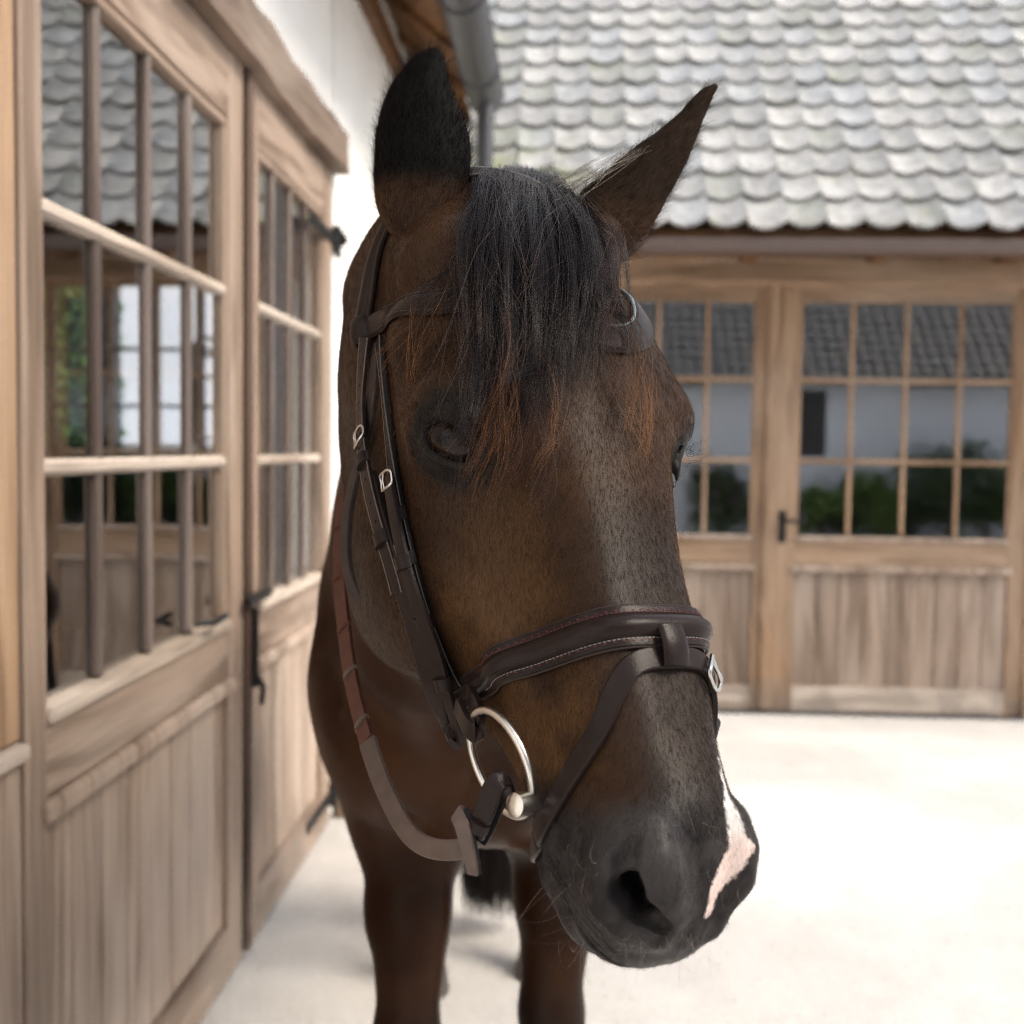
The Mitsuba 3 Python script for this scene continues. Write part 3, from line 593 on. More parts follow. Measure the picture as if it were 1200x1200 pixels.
HV,HQ=surface_nets(horseF,[steps(-.66,-.30,.008,-.20,.004,.17,FINE,.26,.006),steps(.52,.60,.006,.98,FINE,1.12,.006,1.9,.011,3.75,.024),steps(0.03,.60,.013,1.0,.007,1.06,.005,1.76,FINE,1.80,.005)])

# ------------------------------------------------------------------ the horse's mesh: ears, smoothing, coat
def relax(v, q, weight, it=6):
    import scipy.sparse as sp
    e = np.vstack([q[:, [0, 1]], q[:, [1, 2]], q[:, [2, 3]], q[:, [3, 0]]]); n = len(v)
    A = sp.coo_matrix((np.ones(2 * len(e)), (np.r_[e[:, 0], e[:, 1]], np.r_[e[:, 1], e[:, 0]])), shape=(n, n)).tocsr(); A.data[:] = 1
    D = sp.diags(1 / np.asarray(A.sum(1)).ravel()); L = D @ A
    for i in range(it):
        for k in (0.55, -0.57): v = v + k * weight[:, None] * (L @ v - v)
    return v
hh = w2h(HV); inhead = (HV[:, 1] < 1.05) & (HV[:, 2] > 1.02) & (HV[:, 1] > 0.5)
keep = np.where(inhead, 0.5, 1.0)
keep[inhead & (hh[:, 0] > 0.47)] = 0.15; keep[inhead & (np.linalg.norm(np.abs(hh * [0, 0, 1]) + hh * [1, 1, 0] - EC, axis=1) < 0.06)] = 0.12
def settle(v, n, it=2):
    """vertices moved along their normals onto the implicit surface"""
    for _ in range(it):
        f = horseF(v); g = (horseF(v + n * 4e-4) - f) / 4e-4; v = v - n * np.clip(f / np.maximum(g, .35), -.0015, .0015)[:, None]
    return v
HT = np.vstack([HQ[:, [0, 1, 2]], HQ[:, [0, 2, 3]]])
nn_ = np.array(tm(HV, HT).vertex_normals); HV[inhead] = settle(HV[inhead], nn_[inhead])
HV = relax(HV, HQ, keep, 7)
# finer triangles at the eyes and the muzzle
hh = w2h(HV); zone = inhead & ((hh[:, 0] > .485) | (np.linalg.norm(np.abs(hh * [0, 0, 1]) + hh * [1, 1, 0] - EC, axis=1) < .048))
zf = zone[HT].all(1); sub = tm(HV, HT[zf]); sub.remove_unreferenced_vertices(); sv, sf = np.array(sub.vertices), np.array(sub.faces)
ed = np.sort(np.vstack([sf[:, [0, 1]], sf[:, [1, 2]], sf[:, [2, 0]]]), 1); ue, inv, cnt_ = np.unique(ed, axis=0, return_inverse=True, return_counts=True)
mid_ = len(sv) + inv.reshape(3, -1).T; rim = np.zeros(len(sv) + len(ue), bool); rim[ue[cnt_ == 1].ravel()] = True; rim[len(sv):] = cnt_ == 1
v2 = np.vstack([sv, sv[ue].mean(1)]); f2 = np.vstack([np.stack([sf[:, 0], mid_[:, 0], mid_[:, 2]], 1), np.stack([mid_[:, 0], sf[:, 1], mid_[:, 1]], 1), np.stack([mid_[:, 2], mid_[:, 1], sf[:, 2]], 1), mid_])
n2 = np.array(tm(v2, f2).vertex_normals); mv = ~rim; v2[mv] = settle(v2[mv], n2[mv], 3)
adj = np.vstack([f2[:, [0, 1]], f2[:, [1, 2]], f2[:, [2, 0]]])
for k_ in (.5, -.52, .5, -.52):
    acc, num = np.zeros_like(v2), np.zeros(len(v2)); np.add.at(acc, adj[:, 0], v2[adj[:, 1]]); np.add.at(acc, adj[:, 1], v2[adj[:, 0]]); np.add.at(num, adj.ravel(), 1)
    v2 = np.where(rim[:, None], v2, v2 + k_ * (acc / num[:, None] - v2))
HT = np.vstack([HT[~zf], f2 + len(HV)]); HV = np.vstack([HV, v2])
used = np.unique(HT); back_ = np.zeros(len(HV), int); back_[used] = np.arange(len(used)); HV, HT = HV[used], back_[HT]
from trimesh.ray.ray_pyembree import RayMeshIntersector
HEADF = HT[((HV[HT][:, :, 1] < 1.06) & (HV[HT][:, :, 2] > 1.02)).all(1)]
RAY = RayMeshIntersector(tm(HV, HEADF))
VN = np.array(tm(HV, HT).vertex_normals)
TREE = cKDTree(np.where(((HV[:, 1] < 1.06) & (HV[:, 2] > 1.02))[:, None], HV, 99.0))
def hit(px, py=None):
    """where the lines of sight through these points meet the horse, and the skin's normals there"""
    p = np.atleast_2d(px).astype(float); d = ray(p[:, 0], p[:, 1])
    loc, ir, _ = RAY.intersects_location(np.tile(CAM, (len(d), 1)), d, multiple_hits=False)
    out = np.full((len(d), 3), np.nan); out[ir] = loc
    for i in np.nonzero(np.isnan(out[:, 0]))[0]:          # just beside the outline: the nearest skin
        s = CAM + d[i] * np.linspace(0.6, 1.3, 200)[:, None]; k, j = TREE.query(s); out[i] = s[np.argmin(k)]
    return out, VN[TREE.query(out)[1]]
def skin(p):
    k, j = TREE.query(p); return HV[j], VN[j]

def ear(left_px, right_px, y0, y1, turn, n=26, m=21):
    """a leaf shaped shell, round side to the yard: outlines at distances y0 (base) to y1 (tip)"""
    Lp, Rp = (spline(np.array(a, float), n) for a in (left_px, right_px)); y = np.linspace(y0, y1, n)
    A, B = at(Lp[:, 0], Lp[:, 1], y), at(Rp[:, 0], Rp[:, 1], y)
    C, H = (A + B) / 2, (B - A) / 2; r = np.linalg.norm(H, axis=1); side = H / r[:, None]; up = np.gradient(C, axis=0); up /= np.linalg.norm(up, axis=1, keepdims=True)
    f = np.cross(side, up); f /= np.linalg.norm(f, axis=1, keepdims=True); f *= np.sign((f @ (CAM - C[0])).sum())
    s = np.linspace(0, 1, n); th = np.radians(np.interp(s, [0, .3, .7, 1], [150, 118, 92, 80]))
    t = np.linspace(-1, 1, m); rows = []
    for out in (0.0030, -0.0030):
        a = t[None] * th[:, None]; k = np.sin(np.minimum(th, np.pi / 2))
        rad = (r / k)[:, None] + out * np.minimum(1, r / 0.008)[:, None]
        rows.append(C[:, None] + (rad * np.sin(a))[..., None] * side[:, None] + (rad * (np.cos(a) - 0.55) * turn)[..., None] * f[:, None])
    v = np.concatenate([x.reshape(-1, 3) for x in rows]); N = n * m
    i, j = np.meshgrid(np.arange(n - 1), np.arange(m - 1), indexing='ij'); q = np.stack([i * m + j, i * m + j + 1, (i + 1) * m + j + 1, (i + 1) * m + j], -1).reshape(-1, 4)
    q = np.vstack([q, q[:, ::-1] + N])
    e = lambda idx: np.stack([idx[:-1], idx[:-1] + N, idx[1:] + N, idx[1:]], 1)
    b = [np.arange(n) * m, (np.arange(n) * m + m - 1)[::-1], (np.arange(m))[::-1], np.arange(m) + (n - 1) * m]
    q = np.vstack([q] + [e(x) for x in b]); mesh = tm(v, np.vstack([q[:, [0, 1, 2]], q[:, [0, 2, 3]]]))
    mesh = mesh.subdivide(); mv = np.array(mesh.vertices)
    w = mesh.vertices - np.array(mesh.vertex_normals) * 0; mv += np.array(mesh.vertex_normals) * ((meshkit.fbm(w * 60, 3, 4) - .5) * 0.0022)[:, None]
    mesh = tm(mv, mesh.faces); trimesh.repair.fix_winding(mesh); mesh.invert() if mesh.volume < 0 else None; return mesh
EARS = [ear([(486, 312), (474, 290), (458, 267), (446, 246), (440, 217), (440, 175), (446, 129), (458, 100), (483, 69), (507, 56)],
            [(516, 312), (520, 290), (526, 262), (535, 233), (543, 195), (544, 154), (533, 121), (522, 95), (519, 75), (513, 57)], 0.905, 0.93, 0.75),
        ear([(676, 262), (678, 240), (690, 218), (708, 204), (754, 167), (800, 133), (829, 102), (838, 98)],
            [(712, 318), (726, 304), (746, 285), (775, 239), (796, 200), (811, 167), (830, 121), (841, 101)], 0.985, 1.02, 0.7)]
allv, allf = HV, HT
for e in EARS: allf = np.vstack([allf, np.array(e.faces) + len(allv)]); allv = np.vstack([allv, e.vertices])

def coat(p, gain=1.0, hairs=True):
    """the coat's own colours: brown bay, tan on the cheeks, black points, grey muzzle, white snip"""
    q = mi.Vector3f(p) - mi.Vector3f(*HO.tolist())
    u, v, w = (sum(float(HR[k, i]) * (q.x, q.y, q.z)[k] for k in range(3)) / float(HS[i]) for i in range(3))
    aw = dr.abs(w)
    n1 = fbm(u * 18, v * 18, w * 18 + 5, octaves=3); n2 = fbm(u * 55, v * 55, w * 55, octaves=3)
    head = sstep(1.10, 0.98, p.y) * sstep(0.98, 1.06, p.z) * sstep(0.36, 0.28, -v)
    brown = mix((0.042, 0.0215, 0.0125), (0.067, 0.0350, 0.0200), sstep(0.3, 0.7, n1))
    body = mix((0.028, 0.0110, 0.0054), (0.070, 0.0285, 0.0120), sstep(0.3, 0.7, fbm(p.x * 7, p.y * 7, p.z * 5, octaves=4)))
    body = mix(body, (0.014, 0.010, 0.009), sstep(0.80, 0.55, p.z))
    c = brown
    tan = sstep(0.26, 0.36, u) * sstep(0.545, 0.47, u) * sstep(0.018, 0.050, -v) * sstep(0.175, 0.12, -v)
    c = mix(c, (0.130, 0.064, 0.027), tan * sstep(0.25, 0.62, n1 * 0.6 + n2 * 0.4) * 0.85)
    tan2 = sstep(0.24, 0.29, u) * sstep(0.42, 0.36, u) * sstep(0.03, 0.06, aw) * sstep(0.11, 0.06, -v)
    c = mix(c, (0.098, 0.051, 0.024), tan2 * sstep(0.35, 0.65, n1) * 0.7)
    bridge = sstep(0.26, 0.36, u) * sstep(0.044, 0.024, aw) * sstep(0.05, 0.02, -v)
    c = mix(c, (0.043, 0.034, 0.030), bridge * 0.8)
    jaw = sstep(0.14, 0.20, -v) * sstep(0.42, 0.30, u)
    c = mix(c, (0.088, 0.068, 0.056), jaw * 0.8)
    eu, ev, ew = u - float(EC[0]), v - float(EC[1]), aw - float(EC[2])
    c = mix(c, (0.020, 0.018, 0.017), sstep(0.047, 0.028, dr.sqrt(eu * eu * 0.8 + ev * ev * 1.3 + ew * ew)))
    mz = sstep(0.495, 0.545, u + 0.035 * (n1 - 0.5) + 0.04 * sstep(0.03, 0.10, -v) - 0.012 * sstep(0.03, 0.0, aw))
    c = mix(c, mix((0.026, 0.023, 0.0235), (0.050, 0.044, 0.044), sstep(0.35, 0.65, n2)), mz)
    c = mix(c, (0.085, 0.078, 0.080), mz * 0.55 * sstep(0.45, 0.75, n1) * sstep(0.07, 0.03, -v))
    # snip: white on the nose, pink between the nostrils
    pts = [(0.5010, 0.0215, 0.0002), (0.515, 0.0190, 0.0018), (0.5365, 0.0155, 0.0038), (0.5571, 0.0155, 0.0046), (0.5669, 0.0160, 0.0074), (0.5780, 0.0090, 0.0054), (0.5870, 0.0025, 0.0028), (0.6000, 0.0, 0.0010)]
    d = mi.Float(1.0)
    for (u0, w0, r0), (u1, w1, r1) in zip(pts[:-1], pts[1:]):
        du, dw = u1 - u0, w1 - w0; t = dr.clip(((u - u0) * du + (w - w0) * dw) / (du * du + dw * dw), 0, 1)
        d = dr.minimum(d, dr.sqrt(dr.square(u - u0 - t * du) + dr.square(w - w0 - t * dw)) - (r0 + (r1 - r0) * t))
    d = d + 0.0046 * (fbm(u * 260, v * 420, w * 420, octaves=3) - 0.5) + 0.003 * (n2 - 0.5)
    snip = sstep(0.0016, -0.0012, d) * sstep(0.11, 0.09, -v)
    c = mix(c, mix((1.0, 0.95, 0.93), (1.0, 0.80, 0.74), sstep(0.548, 0.566, u)), snip)
    c = mix(body, c, head)
    ears = sstep(1.695, 1.72, p.z)
    c = mix(c, mix((0.0050, 0.0042, 0.0040), (0.030, 0.018, 0.0115), sstep(-0.02, 0.02, p.x) * sstep(1.87, 1.82, p.z)), ears)
    if hairs:
        c = c * (0.78 + 0.16 * noise(u * 190, v * 900, w * 900) + 0.28 * noise(u * 480, v * 1300 + 7, w * 1300))
    return c * (gain * 0.60)
scene['coat'] = {'type': 'principled', 'base_color': mikit.proc(lambda p, n, uv: coat(p)), 'roughness': mikit.proc(lambda p, n, uv: 0.36 + 0.36 * sstep(1.67, 1.71, p.z)), 'specular': 0.075}
scene['coat_fur'] = {'type': 'principled', 'base_color': mikit.proc(lambda p, n, uv: coat(p, 1.12, False)), 'roughness': 0.5, 'specular': 0.04}
scene['hair'] = {'type': 'twosided', 'nested': {'type': 'principled', 'base_color': {'type': 'mesh_attribute', 'name': 'vertex_color'}, 'roughness': 0.26, 'specular': 0.18}}
EYW = h2w(EB * [1, 1, -1])
def iris(p, n, uv):
    q = mi.Vector3f(p) - mi.Vector3f(*HO.tolist())
    u, v, w = (sum(float(HR[k, i]) * (q.x, q.y, q.z)[k] for k in range(3)) / float(HS[i]) - (float(EB[i]) if i < 2 else 0.0) for i in range(3))
    aw = dr.abs(w) - float(EB[2])
    a, b = (sum(float(EF[r, i]) * (u, v, aw)[i] for i in range(3)) for r in (0, 1))
    d = dr.sqrt(dr.square(a / 0.0105) + dr.square(b / 0.0052)); e = dr.sqrt(dr.square(a / 0.0165) + dr.square(b / 0.0135))
    c = mix((0.003, 0.003, 0.004), (0.016, 0.0085, 0.0050), sstep(0.85, 1.15, d))
    return mix(c, (0.008, 0.006, 0.0055), sstep(0.92, 1.1, e))
scene['eye_ball'] = {'type': 'principled', 'base_color': mikit.proc(iris), 'roughness': 0.02, 'specular': 0.24}
pr('hoof_horn', (0.05, 0.042, 0.036), 0.45)
HK = 'horse'
tell(HK, 'dark bay horse in a brown bridle, its lowered head turned towards the camera', 'horse')
put(HK + '__body', tm(allv, allf), 'coat', smooth=True)
for s, nm in ((-1, 'near'), (1, 'far')):
    ball = np.array(trimesh.creation.icosphere(4).vertices) * [.0268, .0196, .0238]; b_ = trimesh.creation.icosphere(4); hv = (EB + ball @ EF) * [1, 1, s if s < 0 else .935]
    put(HK + '__eye', tm(h2w(hv), b_.faces[:, ::-1] if np.linalg.det(EF) * s > 0 else b_.faces), 'eye_ball', smooth=True)
for L in LEGS:
    x, y, z, r = L[-1]
    pf = [(0.0, 0.0), (0.062, 0.0), (0.063, 0.006), (0.052, 0.055), (0.045, 0.066), (0.030, 0.070), (0.0, 0.07)]
    h = trimesh.creation.revolve(np.array(pf), sections=28); hv = np.array(h.vertices); hv[:, 1] = hv[:, 1] * 1.12 - 0.35 * (0.07 - hv[:, 2]) + 0.012
    put(HK + '__hoof', tm(hv + [x, y - 0.0, 0.001], h.faces), 'hoof_horn', smooth=40)

# ------------------------------------------------------------------ hair
def strands(paths, radius, sides=3, taper=0.25, colors=None):
    """many hairs as one mesh; paths (n, k, 3), colors (n, k, 3)"""
    P = np.asarray(paths, float); n, k, _ = P.shape
    t = np.gradient(P, axis=1); t /= np.linalg.norm(t, axis=2, keepdims=True) + 1e-12
    ref = np.array([0.31, 0.62, 0.72]); a = np.cross(t, ref); a /= np.linalg.norm(a, axis=2, keepdims=True) + 1e-12; b = np.cross(t, a)
    r = np.broadcast_to(radius, (n,))[:, None] * np.linspace(1, 0, k)[None] ** 0.6 * (1 - taper) + np.broadcast_to(radius, (n,))[:, None] * taper
    th = np.arange(sides) * 2 * np.pi / sides
    V = P[:, :, None] + r[:, :, None, None] * (np.cos(th)[:, None] * a[:, :, None] + np.sin(th)[:, None] * b[:, :, None])
    i, j, s = np.meshgrid(np.arange(n), np.arange(k - 1), np.arange(sides), indexing='ij'); s2 = (s + 1) % sides
    o = (i * k + j) * sides; q = np.stack([o + s, o + s2, o + sides + s2, o + sides + s], -1).reshape(-1, 4)
    m = tm(V.reshape(-1, 3), np.vstack([q[:, [0, 1, 2]], q[:, [0, 2, 3]]]))
    c = None if colors is None else np.repeat(np.asarray(colors, float), sides, axis=1).reshape(-1, 3)
    return m, c
R = np.random.default_rng(4)
def wave(n, k, amp, freq=1.4):
    t = np.linspace(0, 1, k); o = np.zeros((n, k, 3))
    for f in (freq * 0.45, freq):
        o += (amp * 0.45 / f ** 1.5) * R.normal(size=(n, 1, 3)) * np.sin(2 * np.pi * (f * R.uniform(.7, 1.3, (n, 1)) * t[None] + R.random((n, 1))))[..., None]
    return o * np.minimum(1, t * 3)[None, :, None]
def clump(px, count, width, off, tip=0.35, tipcol=(0.22, 0.085, 0.026), start=0.55, dark=(0.011, 0.0085, 0.010), k=16, amp=0.0022, cut=0.18, rad=0.00013):
    """hairs over the skin along a line in the picture: width (metres) at the root, tip: share of it left at the tip, off: lift root, middle, tip"""
    c = spline(np.array(px, float), k); P, N = hit(c)
    t = np.linspace(0, 1, k); lift = np.interp(t, [0, .5, 1], off); C = P + N * lift[:, None]
    for _ in range(6): C[1:-1] = .25 * C[:-2] + .5 * C[1:-1] + .25 * C[2:]
    tg = np.gradient(C, axis=0); tg /= np.linalg.norm(tg, axis=1, keepdims=True) + 1e-9; S = np.cross(tg, N); S /= np.linalg.norm(S, axis=1, keepdims=True) + 1e-9
    ns = max(2, int(count / 22)); ca, cb = R.normal(size=ns) * .52, np.abs(R.normal(size=ns)) * .6; sub = R.integers(0, ns, count)
    a, b = ca[sub][:, None] + np.linspace(.26, .07, k)[None] * R.normal(size=(count, 1)), cb[sub][:, None] + .22 * np.abs(R.normal(size=(count, 1)))
    ws = width * (1 - (1 - tip) * t ** 1.2)
    paths = C[None] + (a * ws)[..., None] * S[None] + (b * np.interp(t, [0, .5, 1], [.006, .010, .005]))[..., None] * N[None] + wave(count, k, amp) + (wave(ns, k, amp * 1.3, .6))[sub]
    L = 1 - cut * R.random(count) ** 1.5                         # hairs end at different lengths
    idx = np.clip(t[None] * L[:, None] * (k - 1), 0, k - 1.001); i0 = idx.astype(int); fr = (idx - i0)[..., None]; ar = np.arange(count)[:, None]
    paths = paths[ar, i0] * (1 - fr) + paths[ar, i0 + 1] * fr
    m = np.clip((t[None] + 0.18 * R.normal(size=(count, 1)) - start) / 0.35, 0, 1)[..., None]
    col = (np.array(dark) * (1 - m) + np.array(tipcol) * m) * np.exp(0.35 * R.normal(size=(count, 1, 1)))
    return paths, col, np.full(count, rad) * R.uniform(.7, 1.25, count)
def hair_part(key, items, **k):
    P = np.concatenate([a for a, b, c in items]); C = np.concatenate([b for a, b, c in items]); W = np.concatenate([c for a, b, c in items])
    m, c = strands(P, W, colors=C); put(key, m, 'hair', smooth=True, color=np.clip(c, 0, 1), **k)
OR, RD, BL = (0.165, 0.070, 0.026), (0.062, 0.028, 0.018), (0.022, 0.015, 0.0145)
fl = []
# main fall of the forelock, left to right
main = [([(548, 226), (528, 262), (522, 310), (532, 360), (532, 450)], 150, .016, BL), ([(556, 218), (540, 270), (545, 340), (543, 410), (522, 480)], 220, .018, RD), ([(566, 214), (556, 270), (560, 340), (554, 430), (542, 515)], 260, .020, BL),
        ([(580, 211), (572, 270), (575, 350), (570, 440), (562, 540)], 300, .020, RD), ([(592, 210), (590, 270), (594, 350), (591, 430), (582, 535)], 300, .020, BL), ([(605, 209), (606, 270), (612, 340), (611, 415), (602, 510)], 300, .020, BL),
        ([(618, 209), (624, 270), (630, 340), (632, 400), (628, 480)], 280, .018, BL), ([(630, 212), (640, 270), (648, 340), (653, 410), (656, 490)], 260, .018, BL), ([(642, 215), (655, 270), (666, 330), (671, 400), (668, 490)], 260, .018, BL),
        ([(652, 220), (672, 275), (684, 335), (691, 400), (690, 475)], 240, .018, BL), ([(662, 226), (686, 275), (700, 325), (708, 385), (710, 450)], 220, .016, RD), ([(672, 232), (696, 275), (712, 325), (722, 390), (727, 460)], 170, .014, RD)]
for px, n, w, tc in main: fl.append(clump([(622 + (x - 624) * .76, y - max(0, (abs(x - 624) - 30) * .5 * (y > 380))) for x, y in px], int(n * 1.25), w * .62, (.004, .012, .006), .50, tc, .80, cut=.34))
# separate locks with bleached ends
for px, n, w, tc, st in (([(545, 300), (552, 350), (535, 395), (505, 425), (478, 462)], 70, .010, OR, .52), ([(540, 330), (545, 375), (520, 410), (490, 440), (470, 480)], 40, .012, OR, .55), ([(575, 330), (572, 390), (562, 440), (545, 480), (520, 512)], 45, .008, OR, .50),
                         ([(585, 340), (580, 400), (568, 450), (560, 490), (556, 505)], 60, .008, OR, .55), ([(600, 360), (600, 420), (594, 470), (574, 515), (554, 552)], 150, .018, RD, .40), ([(606, 380), (602, 440), (590, 485), (570, 520), (553, 560)], 110, .016, (0.18, .080, .034), .50),
                         ([(620, 380), (622, 430), (618, 470), (606, 500)], 80, .014, BL, .8), ([(650, 370), (658, 420), (662, 455), (665, 500)], 60, .008, RD, .45), ([(675, 370), (684, 420), (686, 460), (684, 485)], 60, .008, RD, .5),
                         ([(700, 350), (714, 400), (722, 445), (730, 485), (734, 520)], 90, .008, OR, .42), ([(705, 370), (720, 420), (728, 460), (732, 500), (735, 530)], 40, .005, OR, .35), ([(690, 370), (700, 420), (706, 450), (712, 480)], 60, .008, RD, .45),
                         ([(560, 400), (556, 440), (552, 480), (543, 520)], 50, .012, BL, .7), ([(572, 420), (565, 460), (556, 500), (540, 530)], 60, .014, BL, .7)):
    fl.append(clump(px, n, w, (.010, .012, .007), .30, tc, st, amp=.005, cut=.22))
for i in range(26):                                            # loose hairs
    x = R.uniform(580, 680); e = np.array([R.uniform(480, 735), R.uniform(430, 600)]) if i % 2 else np.array([x + R.uniform(-60, 40), R.uniform(420, 560)])
    px = [(x, 225), (x + R.uniform(-25, 15), 310), (0.5 * x + 0.5 * e[0] + R.uniform(-15, 15), 390), tuple(e)]
    fl.append(clump(px, 3, .006, (.008, .020, .012), .9, RD, .5, dark=(.05, .04, .04), amp=.008, cut=.1))
def tidy(items):      # no hair may stand out sideways over the near ear
    out = []
    for a, b, c in items:
        d = a - CAM; z = d @ CF; x, y = 600 + FPX * (d @ CR) / z, 600 - FPX * (d @ CU) / z; ok = ~((x < 534) & (y < 300)).any(1) & (z > .5).all(1); out.append((a[ok], b[ok], c[ok]))
    return out
hair_part(HK + '__forelock', tidy(fl), label='dark forelock with bleached orange ends')
def needles(P0, D, L, rad, k=5, curl=0.2, col=(0.3, 0.25, 0.21), sd=.25):
    n = len(P0); t = np.linspace(0, 1, k); bendv = R.normal(size=(n, 1, 3)) * curl
    paths = P0[:, None] + (D[:, None] * t[None, :, None] + bendv * (t ** 2)[None, :, None]) * np.broadcast_to(L, (n,))[:, None, None]
    return paths, np.broadcast_to(np.array(col), (n, k, 3)) * np.exp(sd * R.normal(size=(n, 1, 1))), np.broadcast_to(rad, (n,))
# whiskers
wp = np.vstack([np.stack([R.uniform(648, 705, 14), R.uniform(1010, 1112, 14)], 1), np.stack([R.uniform(700, 850, 34), R.uniform(1088, 1114, 34)], 1), np.stack([R.uniform(655, 700, 5), R.uniform(980, 1050, 5)], 1), np.stack([R.uniform(800, 872, 12), R.uniform(940, 1060, 12)], 1)])
P, N = hit(wp); D = N * 0.75 + np.array([-0.15, -0.1, -0.55]) + 0.3 * R.normal(size=N.shape); D /= np.linalg.norm(D, axis=1, keepdims=True)
wh = [needles(P, D, R.uniform(.006, .020, len(P)), .00008, 8, .45, (.20, .16, .13), .4)]
hw = np.stack([R.uniform(.53, .60, 36), R.uniform(-.15, -.11, 36), R.uniform(-.035, .035, 36)], 1); P, N = skin(h2w(hw)); D = N + np.array([0, -0.1, -0.6]) + 0.3 * R.normal(size=N.shape); D /= np.linalg.norm(D, axis=1, keepdims=True)
wh.append(needles(P, D, R.uniform(.010, .030, len(P)), .00009, 8, .5, (.22, .17, .135), .4)); hair_part(HK + '__whiskers', wh, kind='stuff')
# lashes
la = []
for s in (-1, 1):
    a = np.linspace(-.9, .95, 46); q = EC + (np.stack([a * .0245, .0142 * np.sqrt(1 - np.minimum(a * a, .98)), 0 * a + .001], 1) + .0006 * R.normal(size=(46, 3))) @ EF
    D = (np.stack([.25 * a, 0.15 + 0 * a, 1 + 0 * a], 1) + .15 * R.normal(size=(46, 3))) @ EF; D = D * [1, 1, s] @ HR.T; D /= np.linalg.norm(D, axis=1, keepdims=True)
    hair_part(HK + '__eyelashes', [needles(h2w(q * [1, 1, s]), D, R.uniform(.010, .017, 46), .00014, 6, .25, (.012, .01, .009), .1)], kind='stuff')
# ear fringe: pale hairs at the far ear's upper edge, short dark fuzz on both outlines
ef_ = []
for i in range(70):
    a = np.array([R.uniform(618, 690), R.uniform(222, 236)]); b = a + (np.array([R.uniform(738, 775), R.uniform(150, 176)]) - a) * R.uniform(.45, 1.0)
    t = np.linspace(0, 1, 9)[:, None]; px = a + (b - a) * t + np.array([0, R.uniform(-3, 7)]) * np.sin(np.pi * t)
    ef_.append((at(px[:, 0], px[:, 1], np.full(9, .985 + .03 * R.random()))[None], np.full((1, 9, 3), 1.0) * (np.array([.40, .36, .30]) if R.random() < .6 else np.array([.05, .04, .035])), np.array([.00017])))
for e, n in zip(EARS, (5200, 4200)):
    P, fi = trimesh.sample.sample_surface(e, n, seed=7); N = e.face_normals[fi]; up = (np.array([.05, 0, 1]) if e is EARS[0] else np.array([.7, 0, .72]))
    D = 0.35 * N + up + .25 * R.normal(size=N.shape); D /= np.linalg.norm(D, axis=1, keepdims=True)
    pa, co, ra = needles(np.asarray(P), D, R.uniform(.006, .013, n), .00012, 9, .25, (.0035, .003, .0028) if e is EARS[0] else (.020, .012, .008), .4); ef_.append((pa, co, ra))
hair_part(HK + '__ear_hair', ef_[:70], kind='stuff')
m_, c_ = strands(np.concatenate([a for a, b, c in ef_[70:]]), np.concatenate([c for a, b, c in ef_[70:]])); put(HK + '__ear_fuzz', m_, 'coat_fur', smooth=True, kind='stuff')
# short coat hairs on the head
hm = tm(HV, HT); ctr = hm.triangles_center; sel = np.nonzero((ctr[:, 1] < 1.06) & (ctr[:, 2] > 1.02))[0]
ar = hm.area_faces[sel]; nf = 120000; fi = sel[np.searchsorted(np.cumsum(ar) / ar.sum(), np.sort(R.random(nf)))]
bc = R.dirichlet((1, 1, 1), nf); P = (hm.triangles[fi] * bc[..., None]).sum(1); N = hm.face_normals[fi]; h = w2h(P)
ok = ~((h[:, 0] > .555) & (R.random(nf) < .75)) & (np.linalg.norm(np.abs(h * [0, 0, 1]) + h * [1, 1, 0] - EC, axis=1) > .026); P, N, h = P[ok], N[ok], h[ok]
fd = np.stack([np.ones(len(P)), -0.35 * np.clip(h[:, 0] / .3, 0, 1), np.sign(h[:, 2]) * .1], 1) @ HR.T + .22 * R.normal(size=P.shape); fd -= N * (fd * N).sum(1, keepdims=True)
fd = fd / np.linalg.norm(fd, axis=1, keepdims=True) + .20 * N; L = R.uniform(.004, .0075, len(P)); sidev = np.cross(fd, N); sidev /= np.linalg.norm(sidev, axis=1, keepdims=True)
r = .00009
tri = np.stack([P + sidev * r, P - sidev * r, P + N * r * 1.6, P + fd * L[:, None]], 1); k4 = np.arange(len(P))[:, None] * 4
put(HK + '__coat_hair', tm(tri.reshape(-1, 3), np.vstack([k4 + [2, 0, 3], k4 + [1, 2, 3], k4 + [0, 1, 3]])), 'coat_fur', smooth=False, kind='stuff')
# mane on the far side of the neck, tail
n = 900; t = R.random(n); cr = spline(np.array([c[:3] for c in CREST])[::-1], 60); i = (14 + t * 38).astype(int); P0 = cr[i] + [0.02, 0, .055] + .012 * R.normal(size=(n, 3))
s = np.linspace(0, 1, 12); out = np.stack([.13 * np.sin(s * 1.9), 0 * s, .03 * np.sin(s * 3) - .24 * s ** 1.5], 1)
hair_part(HK + '__mane', [(P0[:, None] + out[None] * R.uniform(.7, 1.1, (n, 1, 1)) + wave(n, 12, .02), np.full((n, 12, 3), .016), np.full(n, .0006))])
n = 2600; s = np.linspace(0, 1, 16); a = R.random(n) * 6.28; q = np.sqrt(R.random(n))
root = np.array([-.195, 3.40, 1.38]) + np.stack([.03 * q * np.cos(a), .02 * q * np.sin(a), .03 * R.normal(size=n)], 1)
ln = 1.28 * (1 - .10 * R.random(n) ** 2)
wid = np.interp(s, [0, .15, .6, 1], [0, .05, .085, .075])
path = root[:, None] + np.stack([wid[None] * (q * np.cos(a))[:, None], .10 * np.sin(np.minimum(s * 2, 1.57))[None] + .6 * wid[None] * (q * np.sin(a))[:, None], -(ln[:, None] * s[None])], -1) + wave(n, 16, .012)
